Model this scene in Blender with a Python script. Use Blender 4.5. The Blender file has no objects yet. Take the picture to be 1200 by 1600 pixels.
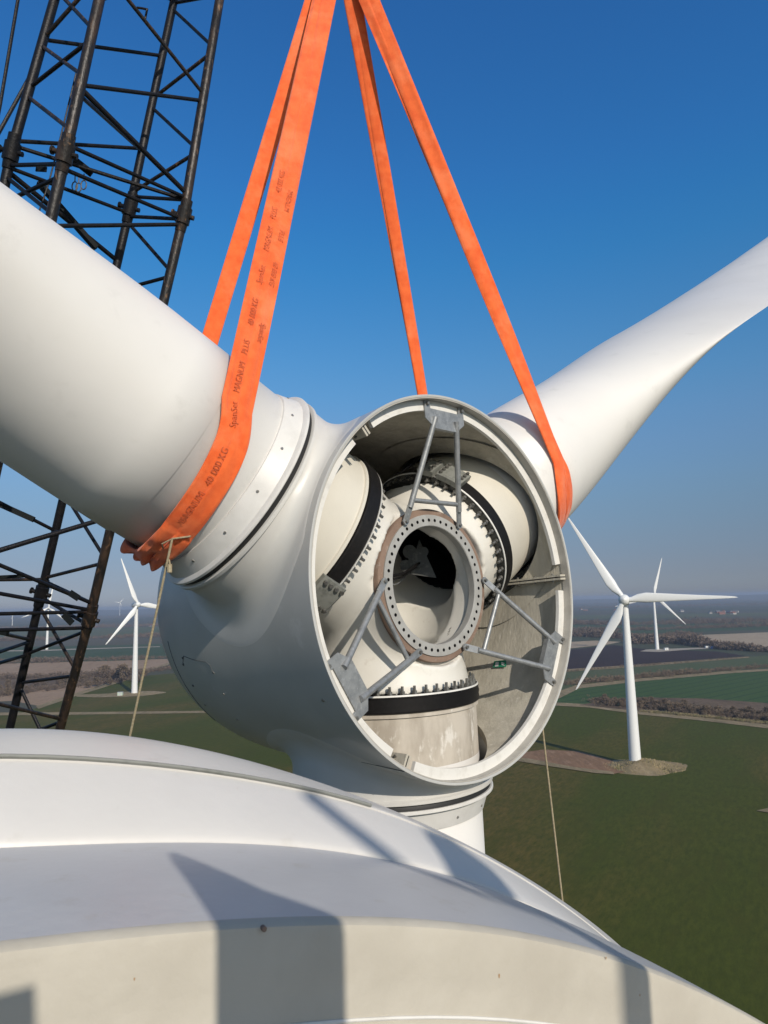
import bpy, bmesh, math, random
import numpy as np
from mathutils import Vector, Matrix
random.seed(7); RNG = np.random.default_rng(7)
sc = bpy.context.scene
COL = sc.collection
PI = math.pi
rad = math.radians
# ------------------------------------------------------------------ camera
CAMZ = 61.5
F = 1080.0                                    # focal length in pixels of a 1200 px wide picture
PITCH, ROLL = 0.1294, -0.02285
def cam_axes(p, r):
    f = np.array([0, math.cos(p), math.sin(p)]); u = np.array([0, -math.sin(p), math.cos(p)]); x = np.array([1., 0, 0])
    c, s = math.cos(r), math.sin(r)
    return np.array([c*x+s*u, -s*x+c*u, f])
CR = cam_axes(PITCH, ROLL)
CAM = np.array([0, 0, CAMZ])
cd = bpy.data.cameras.new('camera'); cam = bpy.data.objects.new('camera', cd); COL.objects.link(cam)
cd.sensor_fit = 'HORIZONTAL'; cd.sensor_width = 36; cd.lens = 36*F/1200
cd.clip_start = 0.05; cd.clip_end = 60000
m = Matrix.Identity(4)
for i in range(3):
    m[i][0] = CR[0][i]; m[i][1] = CR[1][i]; m[i][2] = -CR[2][i]; m[i][3] = CAM[i]
cam.matrix_world = m
sc.camera = cam
cd.dof.use_dof = True; cd.dof.focus_distance = 6.6; cd.dof.aperture_fstop = 14
# ------------------------------------------------------------------ light
HAZE = 1.6e-4
SUN_AZ, SUN_EL = rad(152.3), rad(28)          # azimuth clockwise from +Y
SUNV = np.array([math.sin(SUN_AZ)*math.cos(SUN_EL), math.cos(SUN_AZ)*math.cos(SUN_EL), math.sin(SUN_EL)])
w = bpy.data.worlds.new('World'); sc.world = w; w.use_nodes = True
nt = w.node_tree; bg = nt.nodes['Background']
sky = nt.nodes.new('ShaderNodeTexSky'); sky.sky_type = 'NISHITA'; sky.sun_disc = False
sky.sun_elevation = SUN_EL; sky.sun_rotation = SUN_AZ
sky.altitude = 60; sky.air_density = 1.0; sky.dust_density = 0.5; sky.ozone_density = 2.5
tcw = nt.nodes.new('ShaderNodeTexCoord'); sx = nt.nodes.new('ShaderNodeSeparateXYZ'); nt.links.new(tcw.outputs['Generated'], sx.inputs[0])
rw = nt.nodes.new('ShaderNodeValToRGB'); nt.links.new(sx.outputs[2], rw.inputs[0])       # thins the low glare, deepens the blue, brightens the unseen zenith as added fill
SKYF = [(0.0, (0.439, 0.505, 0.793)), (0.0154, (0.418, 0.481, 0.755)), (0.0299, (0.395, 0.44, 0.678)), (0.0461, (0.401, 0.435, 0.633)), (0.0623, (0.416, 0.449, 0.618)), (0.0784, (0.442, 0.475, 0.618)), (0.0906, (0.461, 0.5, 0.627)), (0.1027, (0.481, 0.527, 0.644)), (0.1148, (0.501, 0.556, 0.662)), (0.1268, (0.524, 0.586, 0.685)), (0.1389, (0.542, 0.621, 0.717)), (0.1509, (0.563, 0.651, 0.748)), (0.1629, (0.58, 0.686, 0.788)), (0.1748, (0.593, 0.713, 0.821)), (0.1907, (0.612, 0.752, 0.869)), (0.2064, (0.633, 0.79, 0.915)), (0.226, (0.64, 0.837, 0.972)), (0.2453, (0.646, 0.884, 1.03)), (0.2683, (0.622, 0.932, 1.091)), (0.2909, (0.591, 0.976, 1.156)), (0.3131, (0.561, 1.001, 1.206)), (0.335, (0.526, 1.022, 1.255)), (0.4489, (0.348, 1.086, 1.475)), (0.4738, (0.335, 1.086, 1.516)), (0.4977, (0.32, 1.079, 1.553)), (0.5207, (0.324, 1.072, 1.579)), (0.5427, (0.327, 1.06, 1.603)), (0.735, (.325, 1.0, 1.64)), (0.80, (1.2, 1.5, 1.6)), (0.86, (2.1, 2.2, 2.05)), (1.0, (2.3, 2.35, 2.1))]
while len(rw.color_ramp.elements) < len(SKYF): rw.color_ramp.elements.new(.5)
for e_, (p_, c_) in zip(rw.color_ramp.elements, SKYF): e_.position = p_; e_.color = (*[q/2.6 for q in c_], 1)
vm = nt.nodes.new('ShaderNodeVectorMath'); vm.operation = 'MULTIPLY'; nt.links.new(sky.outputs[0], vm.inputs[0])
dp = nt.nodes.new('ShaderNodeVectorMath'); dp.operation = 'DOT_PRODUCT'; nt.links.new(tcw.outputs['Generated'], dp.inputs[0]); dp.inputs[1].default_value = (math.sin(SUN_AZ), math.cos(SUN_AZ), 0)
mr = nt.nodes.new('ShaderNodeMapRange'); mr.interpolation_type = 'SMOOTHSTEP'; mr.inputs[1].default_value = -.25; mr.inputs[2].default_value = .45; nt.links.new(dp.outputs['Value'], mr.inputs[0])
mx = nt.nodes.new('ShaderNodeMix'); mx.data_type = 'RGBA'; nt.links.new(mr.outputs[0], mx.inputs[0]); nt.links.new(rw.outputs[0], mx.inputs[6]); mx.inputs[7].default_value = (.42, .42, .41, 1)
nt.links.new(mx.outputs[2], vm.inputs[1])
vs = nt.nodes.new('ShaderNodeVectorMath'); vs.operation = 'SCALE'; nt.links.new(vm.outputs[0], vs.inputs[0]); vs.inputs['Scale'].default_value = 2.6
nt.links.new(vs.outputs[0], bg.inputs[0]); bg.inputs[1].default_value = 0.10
sd = bpy.data.lights.new('sun', 'SUN'); sd.energy = 3.9; sd.angle = rad(0.5); sd.color = (1, .91, .79)
sun = bpy.data.objects.new('sun', sd); COL.objects.link(sun)
sun.rotation_euler = Vector(SUNV).to_track_quat('Z', 'Y').to_euler()
sc.view_settings.view_transform = 'Standard'; sc.view_settings.look = 'None'
sc.view_settings.exposure = 0.0; sc.view_settings.gamma = 1
sc.render.engine = 'CYCLES'
sc.cycles.max_bounces = 8; sc.cycles.diffuse_bounces = 2; sc.cycles.volume_bounces = 0

# ------------------------------------------------------------------ helpers
def nrm(v):
    v = np.asarray(v, float); return v/np.linalg.norm(v)
def ray(px, py):
    return np.array([(px-600)/F, -(py-800)/F, 1.0]) @ CR
def px_ground(px, py, z=0.0):
    d = ray(px, py); t = (z-CAMZ)/d[2]; return CAM + t*d
def px_depth(px, py, y):
    d = ray(px, py); return CAM + d*(y/d[1])

class MB:
    """collects shapes in world coordinates, links them as one mesh object"""
    def __init__(s): s.v = []; s.f = []; s.mi = []; s.cur = 0
    def add(s, vs, fs):
        o = len(s.v); s.v.extend([tuple(map(float, q)) for q in vs]); s.f.extend([tuple(o+i for i in q) for q in fs]); s.mi.extend([s.cur]*len(fs))
        return s
    def grid(s, P, cu=False, cv=False, flip=False):
        P = np.asarray(P); nu, nv = P.shape[:2]; fs = []
        for i in range(nu if cu else nu-1):
            for j in range(nv if cv else nv-1):
                a, b, c, d = i*nv+j, ((i+1) % nu)*nv+j, ((i+1) % nu)*nv+(j+1) % nv, i*nv+(j+1) % nv
                fs.append((a, d, c, b) if flip else (a, b, c, d))
        return s.add(P.reshape(-1, 3), fs)
    def box(s, c, ax, ay, az):
        c, ax, ay, az = map(np.asarray, (c, ax, ay, az))
        vs = [c+i*ax+j*ay+k*az for i in (-1, 1) for j in (-1, 1) for k in (-1, 1)]
        return s.add(vs, [(0, 1, 3, 2), (4, 6, 7, 5), (0, 4, 5, 1), (2, 3, 7, 6), (0, 2, 6, 4), (1, 5, 7, 3)])
    def tube(s, pts, r, n=10, caps=True):
        pts = [np.asarray(p, float) for p in pts]; k = len(pts)
        rs = [r]*k if np.isscalar(r) else list(r)
        t0 = nrm(pts[1]-pts[0]); up = np.array([0, 0, 1.]) if abs(t0[2]) < .9 else np.array([1., 0, 0])
        x = nrm(np.cross(t0, up)); rings = []
        for i, p in enumerate(pts):
            t = nrm((pts[min(i+1, k-1)]-pts[i]) if i == 0 else (pts[i]-pts[i-1]) if i == k-1 else nrm(pts[i+1]-pts[i])+nrm(pts[i]-pts[i-1]))
            x = nrm(x-t*(x@t)); y = np.cross(t, x)
            a = np.linspace(0, 2*PI, n, endpoint=False)
            rings.append(p+rs[i]*(np.cos(a)[:, None]*x+np.sin(a)[:, None]*y))
        s.grid(np.array(rings), cv=True)
        if caps:
            s.add(rings[0], [tuple(range(n-1, -1, -1))][:1]); s.add(rings[-1], [tuple(range(n))])
        return s
    def lathe(s, O, ax, e1, e2, prof, n=96, close=False):
        """prof: list of (h, radius)"""
        a = np.linspace(0, 2*PI, n, endpoint=False)
        P = np.array([np.asarray(O)+h*ax+r*(np.cos(a)[:, None]*e1+np.sin(a)[:, None]*e2) for h, r in prof])
        return s.grid(P, cu=close, cv=True)
    def build(s, name, mats, parent=None, smooth=True, origin=None, angle=35, recalc=True):
        if origin is None:
            origin = np.array(parent['_o']) if parent is not None else (np.zeros(3))
        me = bpy.data.meshes.new(name)
        V = np.array(s.v)-np.asarray(origin)
        me.from_pydata(V.tolist(), [], s.f)
        if not isinstance(mats, (list, tuple)): mats = [mats]
        for q in mats: me.materials.append(q)
        if len(mats) > 1: me.polygons.foreach_set('material_index', s.mi)
        if recalc:
            b = bmesh.new(); b.from_mesh(me); bmesh.ops.recalc_face_normals(b, faces=b.faces); b.to_mesh(me); b.free()
        if smooth:
            me.polygons.foreach_set('use_smooth', [True]*len(me.polygons))
            if angle: me.set_sharp_from_angle(angle=rad(angle))
        me.update()
        o = bpy.data.objects.new(name, me); COL.objects.link(o)
        if parent is not None: o.parent = parent
        else: o.location = Vector(origin)
        o['_o'] = [float(q) for q in origin]
        return o
def tag(o, label=None, cat=None, group=None, kind=None):
    if label: o['label'] = label
    if cat: o['category'] = cat
    if group: o['group'] = group
    if kind: o['kind'] = kind
    return o
def thing(name, loc, label, cat, group=None):
    o = bpy.data.objects.new(name, None); COL.objects.link(o); o.location = Vector(loc); o.empty_display_size = .3
    o['_o'] = [float(q) for q in loc]
    return tag(o, label, cat, group)

# ------------------------------------------------------------------ materials
def mat(name, col, rough=.5, metal=0.0, col2=None, scale=3.0, mix=(.4, .6), bump=0.0, bscale=40, detail=4, spec=.5, coat=0.0, stretch=None, col3=None, s3=1.0, mix3=(.55, .7)):
    m = bpy.data.materials.new(name); m.use_nodes = True; n = m.node_tree; N = n.nodes; L = n.links
    b = N['Principled BSDF']; b.inputs['Roughness'].default_value = rough; b.inputs['Metallic'].default_value = metal
    b.inputs['Specular IOR Level'].default_value = spec; b.inputs['Coat Weight'].default_value = coat; b.inputs['Coat Roughness'].default_value = .12
    b.inputs['Base Color'].default_value = (*col, 1)
    tc = N.new('ShaderNodeTexCoord'); mp = N.new('ShaderNodeMapping'); L.new(tc.outputs['Object'], mp.inputs[0])
    if stretch: mp.inputs['Scale'].default_value = stretch
    out = None
    if col2:
        t = N.new('ShaderNodeTexNoise'); t.inputs['Scale'].default_value = scale; t.inputs['Detail'].default_value = detail; t.inputs['Roughness'].default_value = .6
        L.new(mp.outputs[0], t.inputs[0])
        r = N.new('ShaderNodeMapRange'); r.inputs[1].default_value = mix[0]; r.inputs[2].default_value = mix[1]; L.new(t.outputs[0], r.inputs[0])
        x = N.new('ShaderNodeMix'); x.data_type = 'RGBA'; x.inputs[6].default_value = (*col, 1); x.inputs[7].default_value = (*col2, 1); L.new(r.outputs[0], x.inputs[0])
        out = x.outputs[2]
        if col3:
            t3 = N.new('ShaderNodeTexNoise'); t3.inputs['Scale'].default_value = s3; t3.inputs['Detail'].default_value = 6; t3.inputs['Roughness'].default_value = .65
            L.new(mp.outputs[0], t3.inputs[0])
            r3 = N.new('ShaderNodeMapRange'); r3.inputs[1].default_value = mix3[0]; r3.inputs[2].default_value = mix3[1]; L.new(t3.outputs[0], r3.inputs[0])
            x3 = N.new('ShaderNodeMix'); x3.data_type = 'RGBA'; L.new(out, x3.inputs[6]); x3.inputs[7].default_value = (*col3, 1); L.new(r3.outputs[0], x3.inputs[0])
            out = x3.outputs[2]
        L.new(out, b.inputs['Base Color'])
    if bump:
        t2 = N.new('ShaderNodeTexNoise'); t2.inputs['Scale'].default_value = bscale; t2.inputs['Detail'].default_value = 4; L.new(mp.outputs[0], t2.inputs[0])
        bu = N.new('ShaderNodeBump'); bu.inputs['Strength'].default_value = bump; bu.inputs['Distance'].default_value = .02; L.new(t2.outputs[0], bu.inputs['Height']); L.new(bu.outputs[0], b.inputs['Normal'])
    return m
M = {}
M['blade'] = mat('blade_gelcoat', (.72, .705, .67), .40, col2=(.675, .66, .625), scale=.7, mix=(.35, .7), col3=(.60, .585, .55), s3=3.2, mix3=(.60, .78), bump=.04, bscale=9)
M['collar'] = mat('collar_gelcoat', (.64, .63, .60), .45, col2=(.56, .55, .52), scale=5, mix=(.45, .75))
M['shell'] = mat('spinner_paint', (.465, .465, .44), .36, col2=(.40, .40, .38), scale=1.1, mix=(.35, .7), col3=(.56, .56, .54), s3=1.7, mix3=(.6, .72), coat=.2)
M['sleeve'] = mat('sleeve_gelcoat', (.575, .565, .53), .42, col2=(.53, .52, .49), scale=2.0, mix=(.4, .7))
M['inner'] = mat('raw_laminate', (.46, .43, .355), .75, col2=(.36, .335, .275), scale=2.2, mix=(.4, .65), stretch=(3, 3, .7), col3=(.50, .475, .41), s3=6, mix3=(.56, .7), bump=.25, bscale=14)
M['lip'] = mat('rim_lip_paint', (.66, .65, .61), .5, col2=(.56, .545, .50), scale=9, mix=(.5, .75))
M['rimband'] = mat('rim_band', (.42, .40, .355), .6, col2=(.33, .31, .27), scale=6, mix=(.45, .75))
M['hub'] = mat('hub_paint', (.71, .69, .625), .3, col2=(.65, .625, .56), scale=1.5, mix=(.4, .7), coat=.3, col3=(.55, .51, .44), s3=4.5, mix3=(.62, .75))
M['root'] = mat('blade_root_laminate', (.62, .59, .51), .5, col2=(.56, .53, .455), scale=1.6, mix=(.4, .7))
M['root_dirty'] = mat('stained_root_laminate', (.50, .455, .385), .65, col2=(.34, .30, .245), scale=2.2, mix=(.42, .66), col3=(.62, .59, .53), s3=4.2, mix3=(.58, .66), stretch=(2, 2, .8))
M['bearing'] = mat('black_bearing_seal', (.007, .0065, .0065), .5, spec=.22, col2=(.014, .012, .012), scale=30, mix=(.5, .8))
M['grease'] = mat('greasy_steel', (.05, .052, .05), .5, metal=.3, col2=(.10, .10, .09), scale=22, mix=(.5, .7))
M['bolt'] = mat('zinc_bolt', (.24, .235, .22), .42, metal=.7, col2=(.12, .115, .10), scale=20, mix=(.45, .7))
M['galv'] = mat('galvanised_steel', (.34, .35, .35), .48, metal=.55, col2=(.25, .26, .265), scale=14, mix=(.4, .65), col3=(.44, .45, .45), s3=30, mix3=(.56, .7))
M['flange'] = mat('machined_flange', (.40, .395, .37), .45, metal=.2, col2=(.35, .34, .315), scale=7)
M['rust'] = mat('primer_ring', (.22, .15, .11), .8, col2=(.17, .115, .085), scale=6, mix=(.4, .65), col3=(.28, .22, .18), s3=14, mix3=(.58, .7))
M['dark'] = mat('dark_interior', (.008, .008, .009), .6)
M['clamp'] = mat('grey_clamp_casting', (.20, .205, .185), .55, col2=(.13, .135, .12), scale=18, mix=(.5, .7))
M['rubber'] = mat('black_gap_seal', (.014, .014, .014), .6)
M['text'] = mat('black_stencil', (.03, .03, .03), .7)
M['green'] = mat('green_sticker', (.02, .22, .12), .5)
M['whitesign'] = mat('white_sticker', (.6, .62, .58), .5)
M['screw'] = mat('screw_head', (.32, .31, .29), .35, metal=.6)
M['line'] = mat('panel_joint', (.10, .105, .105), .8)
M['black_steel'] = mat('worn_black_boom_paint', (.006, .006, .008), .45, spec=.25, col2=(.014, .012, .011), scale=5, mix=(.45, .7), col3=(.07, .035, .018), s3=7, mix3=(.64, .8), bump=.3, bscale=30)
M['worn_steel'] = mat('rusty_worn_boom_paint', (.012, .010, .009), .42, spec=.35, col2=(.045, .028, .018), scale=6, mix=(.46, .68), col3=(.20, .115, .06), s3=11, mix3=(.58, .74), bump=.35, bscale=30, stretch=(1, 1, .35))
M['plate'] = mat('boom_tag_plate', (.009, .011, .012), .6, spec=.2)
def sling_mat():
    m = mat('orange_polyester', (.84, .155, .035), .8, col2=(.74, .11, .022), scale=9, mix=(.35, .65), col3=(.86, .21, .075), s3=2.6, mix3=(.5, .7), bump=.35, bscale=260)
    return m
M['sling'] = sling_mat()
_n = M['sling'].node_tree.nodes['Principled BSDF']; _n.inputs['Sheen Weight'].default_value = .25; _n.inputs['Specular IOR Level'].default_value = .2
M['ink'] = mat('sling_ink', (.52, .095, .032), .85)
M['rope'] = mat('hemp_rope', (.36, .31, .20), .9, col2=(.27, .22, .14), scale=60, mix=(.4, .6))
M['roof_white'] = mat('nacelle_gelcoat', (.60, .585, .555), .40, col2=(.565, .55, .52), scale=2.0, mix=(.35, .7), col3=(.53, .51, .47), s3=9, mix3=(.62, .78), bump=.05, bscale=30)
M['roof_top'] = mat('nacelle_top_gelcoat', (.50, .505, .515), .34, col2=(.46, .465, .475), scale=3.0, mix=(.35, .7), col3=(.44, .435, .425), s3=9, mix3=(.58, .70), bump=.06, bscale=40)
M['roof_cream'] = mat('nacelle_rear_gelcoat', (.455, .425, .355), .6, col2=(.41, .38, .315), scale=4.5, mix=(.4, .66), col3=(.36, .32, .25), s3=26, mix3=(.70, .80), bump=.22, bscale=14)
M['turb'] = mat('turbine_white', (.70, .71, .70), .45)
M['turb_grey'] = mat('turbine_grey', (.45, .46, .46), .5)  # plain grey for wind sensors, hut roofs and doors

# ------------------------------------------------------------------ rotor frame (from the photograph's geometry)
az, el = 0.7409, 0.0519
n_ = np.array([math.sin(az)*math.cos(el), -math.cos(az)*math.cos(el), math.sin(el)])   # opening of the spinner faces along n_
a_ = nrm(np.cross([0, 0, 1], n_)); b_ = np.cross(n_, a_)
C0 = CAM+np.array([0.6786, 5.9805, 0.1640])          # centre of the rim circle
SPIN = 1.5823; DB = 1.0361; FLD = 0.3333; RIM = 1.65; CONE = -0.0364
O_ = C0-n_*DB                                        # crossing of the blade axes
ANG = [SPIN-PI/3, SPIN+PI/3, SPIN+PI]
def rdir(t): return math.cos(t)*a_+math.sin(t)*b_
def bframe(k):
    d = math.cos(CONE)*rdir(ANG[k])+math.sin(CONE)*n_
    e1 = nrm(np.cross(d, n_)); e2 = np.cross(e1, d)
    return d, e1, e2
def prof(s):
    s = np.asarray(s, float); s0, L = 1.514, 2.818
    r1 = 1.65-.042*np.sin(np.clip(s/s0, 0, 1)*PI/2)
    return np.where(s < s0, r1, 1.608*np.clip(1-np.clip((s-s0)/L, 0, 1)**3.1, 0, 1)**(1/1.093))
def hit_cyl(k, px, py, r, far=False):
    """point of blade cylinder k seen at a pixel, as (theta, h, point)"""
    d, e1, e2 = bframe(k); D = nrm(ray(px, py)); o = CAM-O_
    Dp = D-d*(D@d); op = o-d*(o@d)
    A = Dp@Dp; B = 2*(Dp@op); Cc = op@op-r*r; disc = B*B-4*A*Cc
    t = (-B+(1 if far else -1)*math.sqrt(max(disc, 0)))/(2*A)
    P = CAM+t*D; q = P-O_
    return math.atan2(q@e2, q@e1), q@d, P

def rings(thk=0.0):
    S = np.concatenate([np.linspace(0, 1.5, 70), np.linspace(1.52, 4.325, 90)])
    T = np.linspace(0, 2*PI, 420, endpoint=False)
    r = prof(S)-thk; r = np.maximum(r, .004)
    return S, T, C0-S[:, None, None]*n_+r[:, None, None]*(np.cos(T)[:, None]*a_+np.sin(T)[:, None]*b_)
def lateral(P):
    q = P-O_; out = []
    for k in range(3):
        d, e1, e2 = bframe(k); h = q@d
        lat = np.linalg.norm(q-h[..., None]*d, axis=-1); out.append(np.where(h > .3, lat, 9))
    return np.min(out, axis=0)
def shell_h(k, q, thk=0.0):
    d, e1, e2 = bframe(k); base = O_+q; lo, hi = .3, 2.6
    for _ in range(40):
        mid = (lo+hi)/2; P = base+mid*d; s = (C0-P)@n_; rr = np.linalg.norm(P-C0+s*n_)
        if rr > float(prof(max(s, 0)))-thk: hi = mid
        else: lo = mid
    return (lo+hi)/2

# ------------------------------------------------------------------ the rotor
rotor = thing('wind_turbine_rotor', O_, 'white three-bladed turbine rotor hanging in orange slings, its open spinner facing the camera', 'rotor')
def cut_grid(mb, P, keep):
    nu, nv = P.shape[:2]; idx = -np.ones(nu*nv, int); vs = []; fs = []
    K = keep.reshape(-1)
    for i in range(nu-1):
        for j in range(nv):
            q = (i*nv+j, (i+1)*nv+j, (i+1)*nv+(j+1) % nv, i*nv+(j+1) % nv)
            if all(K[t] for t in q):
                f = []
                for t in q:
                    if idx[t] < 0: idx[t] = len(vs); vs.append(P.reshape(-1, 3)[t])
                    f.append(idx[t])
                fs.append(tuple(f))
    mb.add(vs, fs)
mb = MB()
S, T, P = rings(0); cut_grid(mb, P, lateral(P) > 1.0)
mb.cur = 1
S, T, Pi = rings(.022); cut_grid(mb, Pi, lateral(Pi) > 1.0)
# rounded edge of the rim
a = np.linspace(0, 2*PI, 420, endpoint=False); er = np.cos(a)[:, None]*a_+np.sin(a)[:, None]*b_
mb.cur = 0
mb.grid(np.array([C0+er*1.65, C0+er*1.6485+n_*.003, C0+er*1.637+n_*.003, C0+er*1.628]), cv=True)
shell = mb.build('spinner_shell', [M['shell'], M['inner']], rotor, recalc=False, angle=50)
# sleeves round the blade roots: fillet, tube and lip
HS = 1.72
def sleeve(k):
    d, e1, e2 = bframe(k); T = np.linspace(0, 2*PI, 160, endpoint=False); rows = []
    R0 = .915; rho_max = []
    for t in T:
        q = math.sin(t)
        rm = 1.16
        if q > 0: rm = min(rm, (DB-.012)/max(q, 1e-3)*1.0)
        rho_max.append(rm)
    nR = 16; G = np.zeros((nR+3, len(T), 3))
    for j, t in enumerate(T):
        rm = rho_max[j]; fr = min(.13, rm-R0-.005)
        for i in range(nR):
            u = i/(nR-1); rho = rm+(R0-rm)*(1-(1-u)**1.6)
            q = rho*(math.cos(t)*e1+math.sin(t)*e2); h = shell_h(k, q)
            dd = rho-R0
            lift = 0 if dd > fr else fr-math.sqrt(max(0, fr*fr-(fr-dd)**2))
            h = min(h+lift*(.85 if h+lift > 1.6 else 1), HS-.03) + (.0025 if i > 0 else -.003)
            G[i, j] = O_+q+h*d
        c = math.cos(t)*e1+math.sin(t)*e2
        G[nR, j] = O_+R0*c+(HS-.012)*d; G[nR+1, j] = O_+.938*c+HS*d; G[nR+2, j] = O_+.938*c+(HS+.025)*d
    mb = MB(); mb.grid(G, cv=True)
    mb.lathe(O_, d, e1, e2, [(HS+.025, .938), (HS+.03, .93), (HS+.03, .86), (HS-.05, .86)], 160)
    mb.build('blade_sleeve', M['sleeve'], rotor, angle=60)
    # inside collar of the hole in the shell
    mb = MB(); G = np.zeros((7, len(T), 3)); R1 = .905
    for j, t in enumerate(T):
        rm = min(1.14, rho_max[j]-.03)
        for i in range(6):
            rho = rm+(R1-rm)*i/5; q = rho*(math.cos(t)*e1+math.sin(t)*e2)
            G[i, j] = O_+q+(shell_h(k, q, .035)-.0035)*d
        G[6, j] = G[5, j]+.08*d
    mb.grid(G, cv=True); mb.build('hole_collar', M['inner'], rotor, angle=50)
for k in range(3): sleeve(k)
# blades
def blade(k):
    d, e1, e2 = bframe(k); mb = MB()
    st = [(1.50, .828), (2.47, .828), (2.475, .842)]
    n = 72; A = np.linspace(0, 2*PI, n, endpoint=False)
    rows = [O_+h*d+r*(np.cos(A)[:, None]*e1*-1+np.sin(A)[:, None]*e2) for h, r in st]
    # spanwise table: h, chord, thickness, position of the pitch axis (share of the chord behind the nose), twist degrees
    TB = [(2.8, 1.684, 1.684, .5, 0), (3.4, 1.72, 1.62, .49, -3), (4.2, 1.98, 1.50, .44, -6), (5.2, 2.45, 1.38, .385, -8), (6.5, 3.0, 1.22, .345, -8), (8.2, 3.3, 1.0, .33, -5.5), (10.5, 3.15, .80, .32, -.9),
          (13, 2.8, .66, .31, 1.2), (16, 2.38, .53, .31, 3.0), (20, 1.95, .42, .31, 4.4), (26, 1.5, .28, .32, 7), (32, 1.0, .17, .33, 10.5), (36.5, .65, .10, .34, 11.5), (38.6, .32, .05, .4, 12), (39, .05, .02, .5, 12)]
    TB = np.array(TB); hs = np.concatenate([np.linspace(2.8, 12, 40), np.linspace(12.4, 39, 46)])
    for h in hs:
        c, th, pa, tw = [np.interp(h, TB[:, 0], TB[:, i]) for i in range(1, 5)]
        if h < 12:   # smooth the table near the root
            hh = np.clip(h+np.linspace(-.8, .8, 9), 2.8, 39); c, th, pa, tw = [np.interp(hh, TB[:, 0], TB[:, i]).mean() for i in range(1, 5)]
        x = (1-np.cos(A))/2                        # 0 nose .. 1 tail
        blend = np.clip((h-2.8)/4.6, 0, 1); blend = blend*blend*(3-2*blend)
        circ = np.sin(A)*.5
        sg = np.where(np.sin(A) >= 0, 1, -1)
        yt = 5*(.2969*np.sqrt(x)-.126*x-.3516*x**2+.2843*x**3-.1036*x**4)*1.0*sg
        camb = .045*(1-(2*x-.9)**2)*blend + np.where(sg < 0, .10*np.sin(PI*np.clip((x-.45)/.55, 0, 1))*blend, 0)*.8
        y = (circ*(1-blend)+yt*blend)*th+camb*c*.8
        xc = (x-pa)*c
        tr = rad(tw); cd_ = math.cos(tr)*e2+math.sin(tr)*(-e1); nd = math.cos(tr)*(-e1)*-1+math.sin(tr)*e2
        # e1_ref of the fit is cross(d, n): tail towards +n
        cd_ = math.cos(tr)*e2+math.sin(tr)*e1; nd = -math.cos(tr)*e1+math.sin(tr)*e2
        rows.append(O_+h*d+xc[:, None]*cd_+y[:, None]*nd)
    # first rows have to share the parametrisation of the aerofoil rows
    for i, (h, r) in enumerate(st):
        x = (1-np.cos(A))/2; rows[i] = O_+h*d+((x-.5)*2*r)[:, None]*e2+(np.sin(A)*r)[:, None]*-e1
    mb.grid(np.array(rows), cv=True)
    b = mb.build('blade', M['blade'], rotor, angle=0)
    # root cylinder inside the spinner
    mb = MB().lathe(O_, d, e1, e2, [(1.03, .80), (1.048, .845), (1.075, .845), (1.08, .826), (1.62, .826)], 96)
    mb.build('blade_root', M['root_dirty'] if k == 2 else M['root'], rotor)
    # rubber gap and root collar
    MB().lathe(O_, d, e1, e2, [(HS+.02, .9), (HS+.055, .915), (HS+.075, .915), (HS+.075, .84)], 120).build('gap_seal', M['rubber'], rotor)
    mb = MB().lathe(O_, d, e1, e2, [(HS+.075, .87), (HS+.075, .93), (HS+.082, .938), (HS+.10, .938), (HS+.106, .93), (HS+.115, .895), (HS+.25, .848), (HS+.265, .844), (HS+.268, .826)], 120)
    col = mb.build('root_collar', M['collar'], rotor, angle=30)
    for i in range(14):
        t = 2*PI*(i+.35)/14; c = math.cos(t)*e1+math.sin(t)*e2; P = O_+(HS+.20)*d+c*.866
        MB().tube([P-c*.01, P+c*.006], .011, 8).build('screw', M['screw'], col)
for k in range(3): blade(k)

# hub casting: a signed distance field turned into a mesh
def smin(a, b, k):
    h = np.clip(.5+.5*(b-a)/k, 0, 1); return b*(1-h)+a*h-k*h*(1-h)
def surface_net(fun, lo, hi, step):
    ax = [np.arange(lo[i], hi[i]+step, step) for i in range(3)]
    X, Y, Z = np.meshgrid(*ax, indexing='ij'); Vv = fun(X, Y, Z); nx, ny, nz = Vv.shape
    cs = np.zeros((nx-1, ny-1, nz-1, 3)); cn = np.zeros((nx-1, ny-1, nz-1))
    corners = [(i, j, k) for i in (0, 1) for j in (0, 1) for k in (0, 1)]
    def cv(c): return Vv[c[0]:nx-1+c[0], c[1]:ny-1+c[1], c[2]:nz-1+c[2]]
    for c in corners:
        for axn in range(3):
            if c[axn] == 0:
                e = list(c); e[axn] = 1; A, B = cv(c), cv(e); m = (A < 0) != (B < 0)
                t = np.where(m, A/np.where(m, A-B, 1), 0)
                for q in range(3): cs[..., q] += np.where(m, c[q]+(t if q == axn else 0), 0)
                cn += m
    act = cn > 0; idx = -np.ones(act.shape, int); idx[act] = np.arange(act.sum())
    I = np.argwhere(act); pos = np.array(lo)+(I+cs[act]/cn[act][:, None])*step
    fs = []
    for axn in range(3):
        o1, o2 = [(1, 2), (2, 0), (0, 1)][axn]
        sl = [slice(0, None)]*3; A = np.take(Vv, range(0, Vv.shape[axn]-1), axn); B = np.take(Vv, range(1, Vv.shape[axn]), axn)
        E = np.argwhere((A < 0) != (B < 0))
        for e in E:
            if e[o1] < 1 or e[o2] < 1 or e[o1] >= Vv.shape[o1]-1 or e[o2] >= Vv.shape[o2]-1: continue
            d1 = np.zeros(3, int); d1[o1] = 1; d2 = np.zeros(3, int); d2[o2] = 1
            q = [idx[tuple(e)], idx[tuple(e-d1)], idx[tuple(e-d1-d2)], idx[tuple(e-d2)]]
            if A[tuple(e)] < 0: q = q[::-1]
            fs.append(tuple(int(t) for t in q[::-1]))
    return pos, fs
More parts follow.
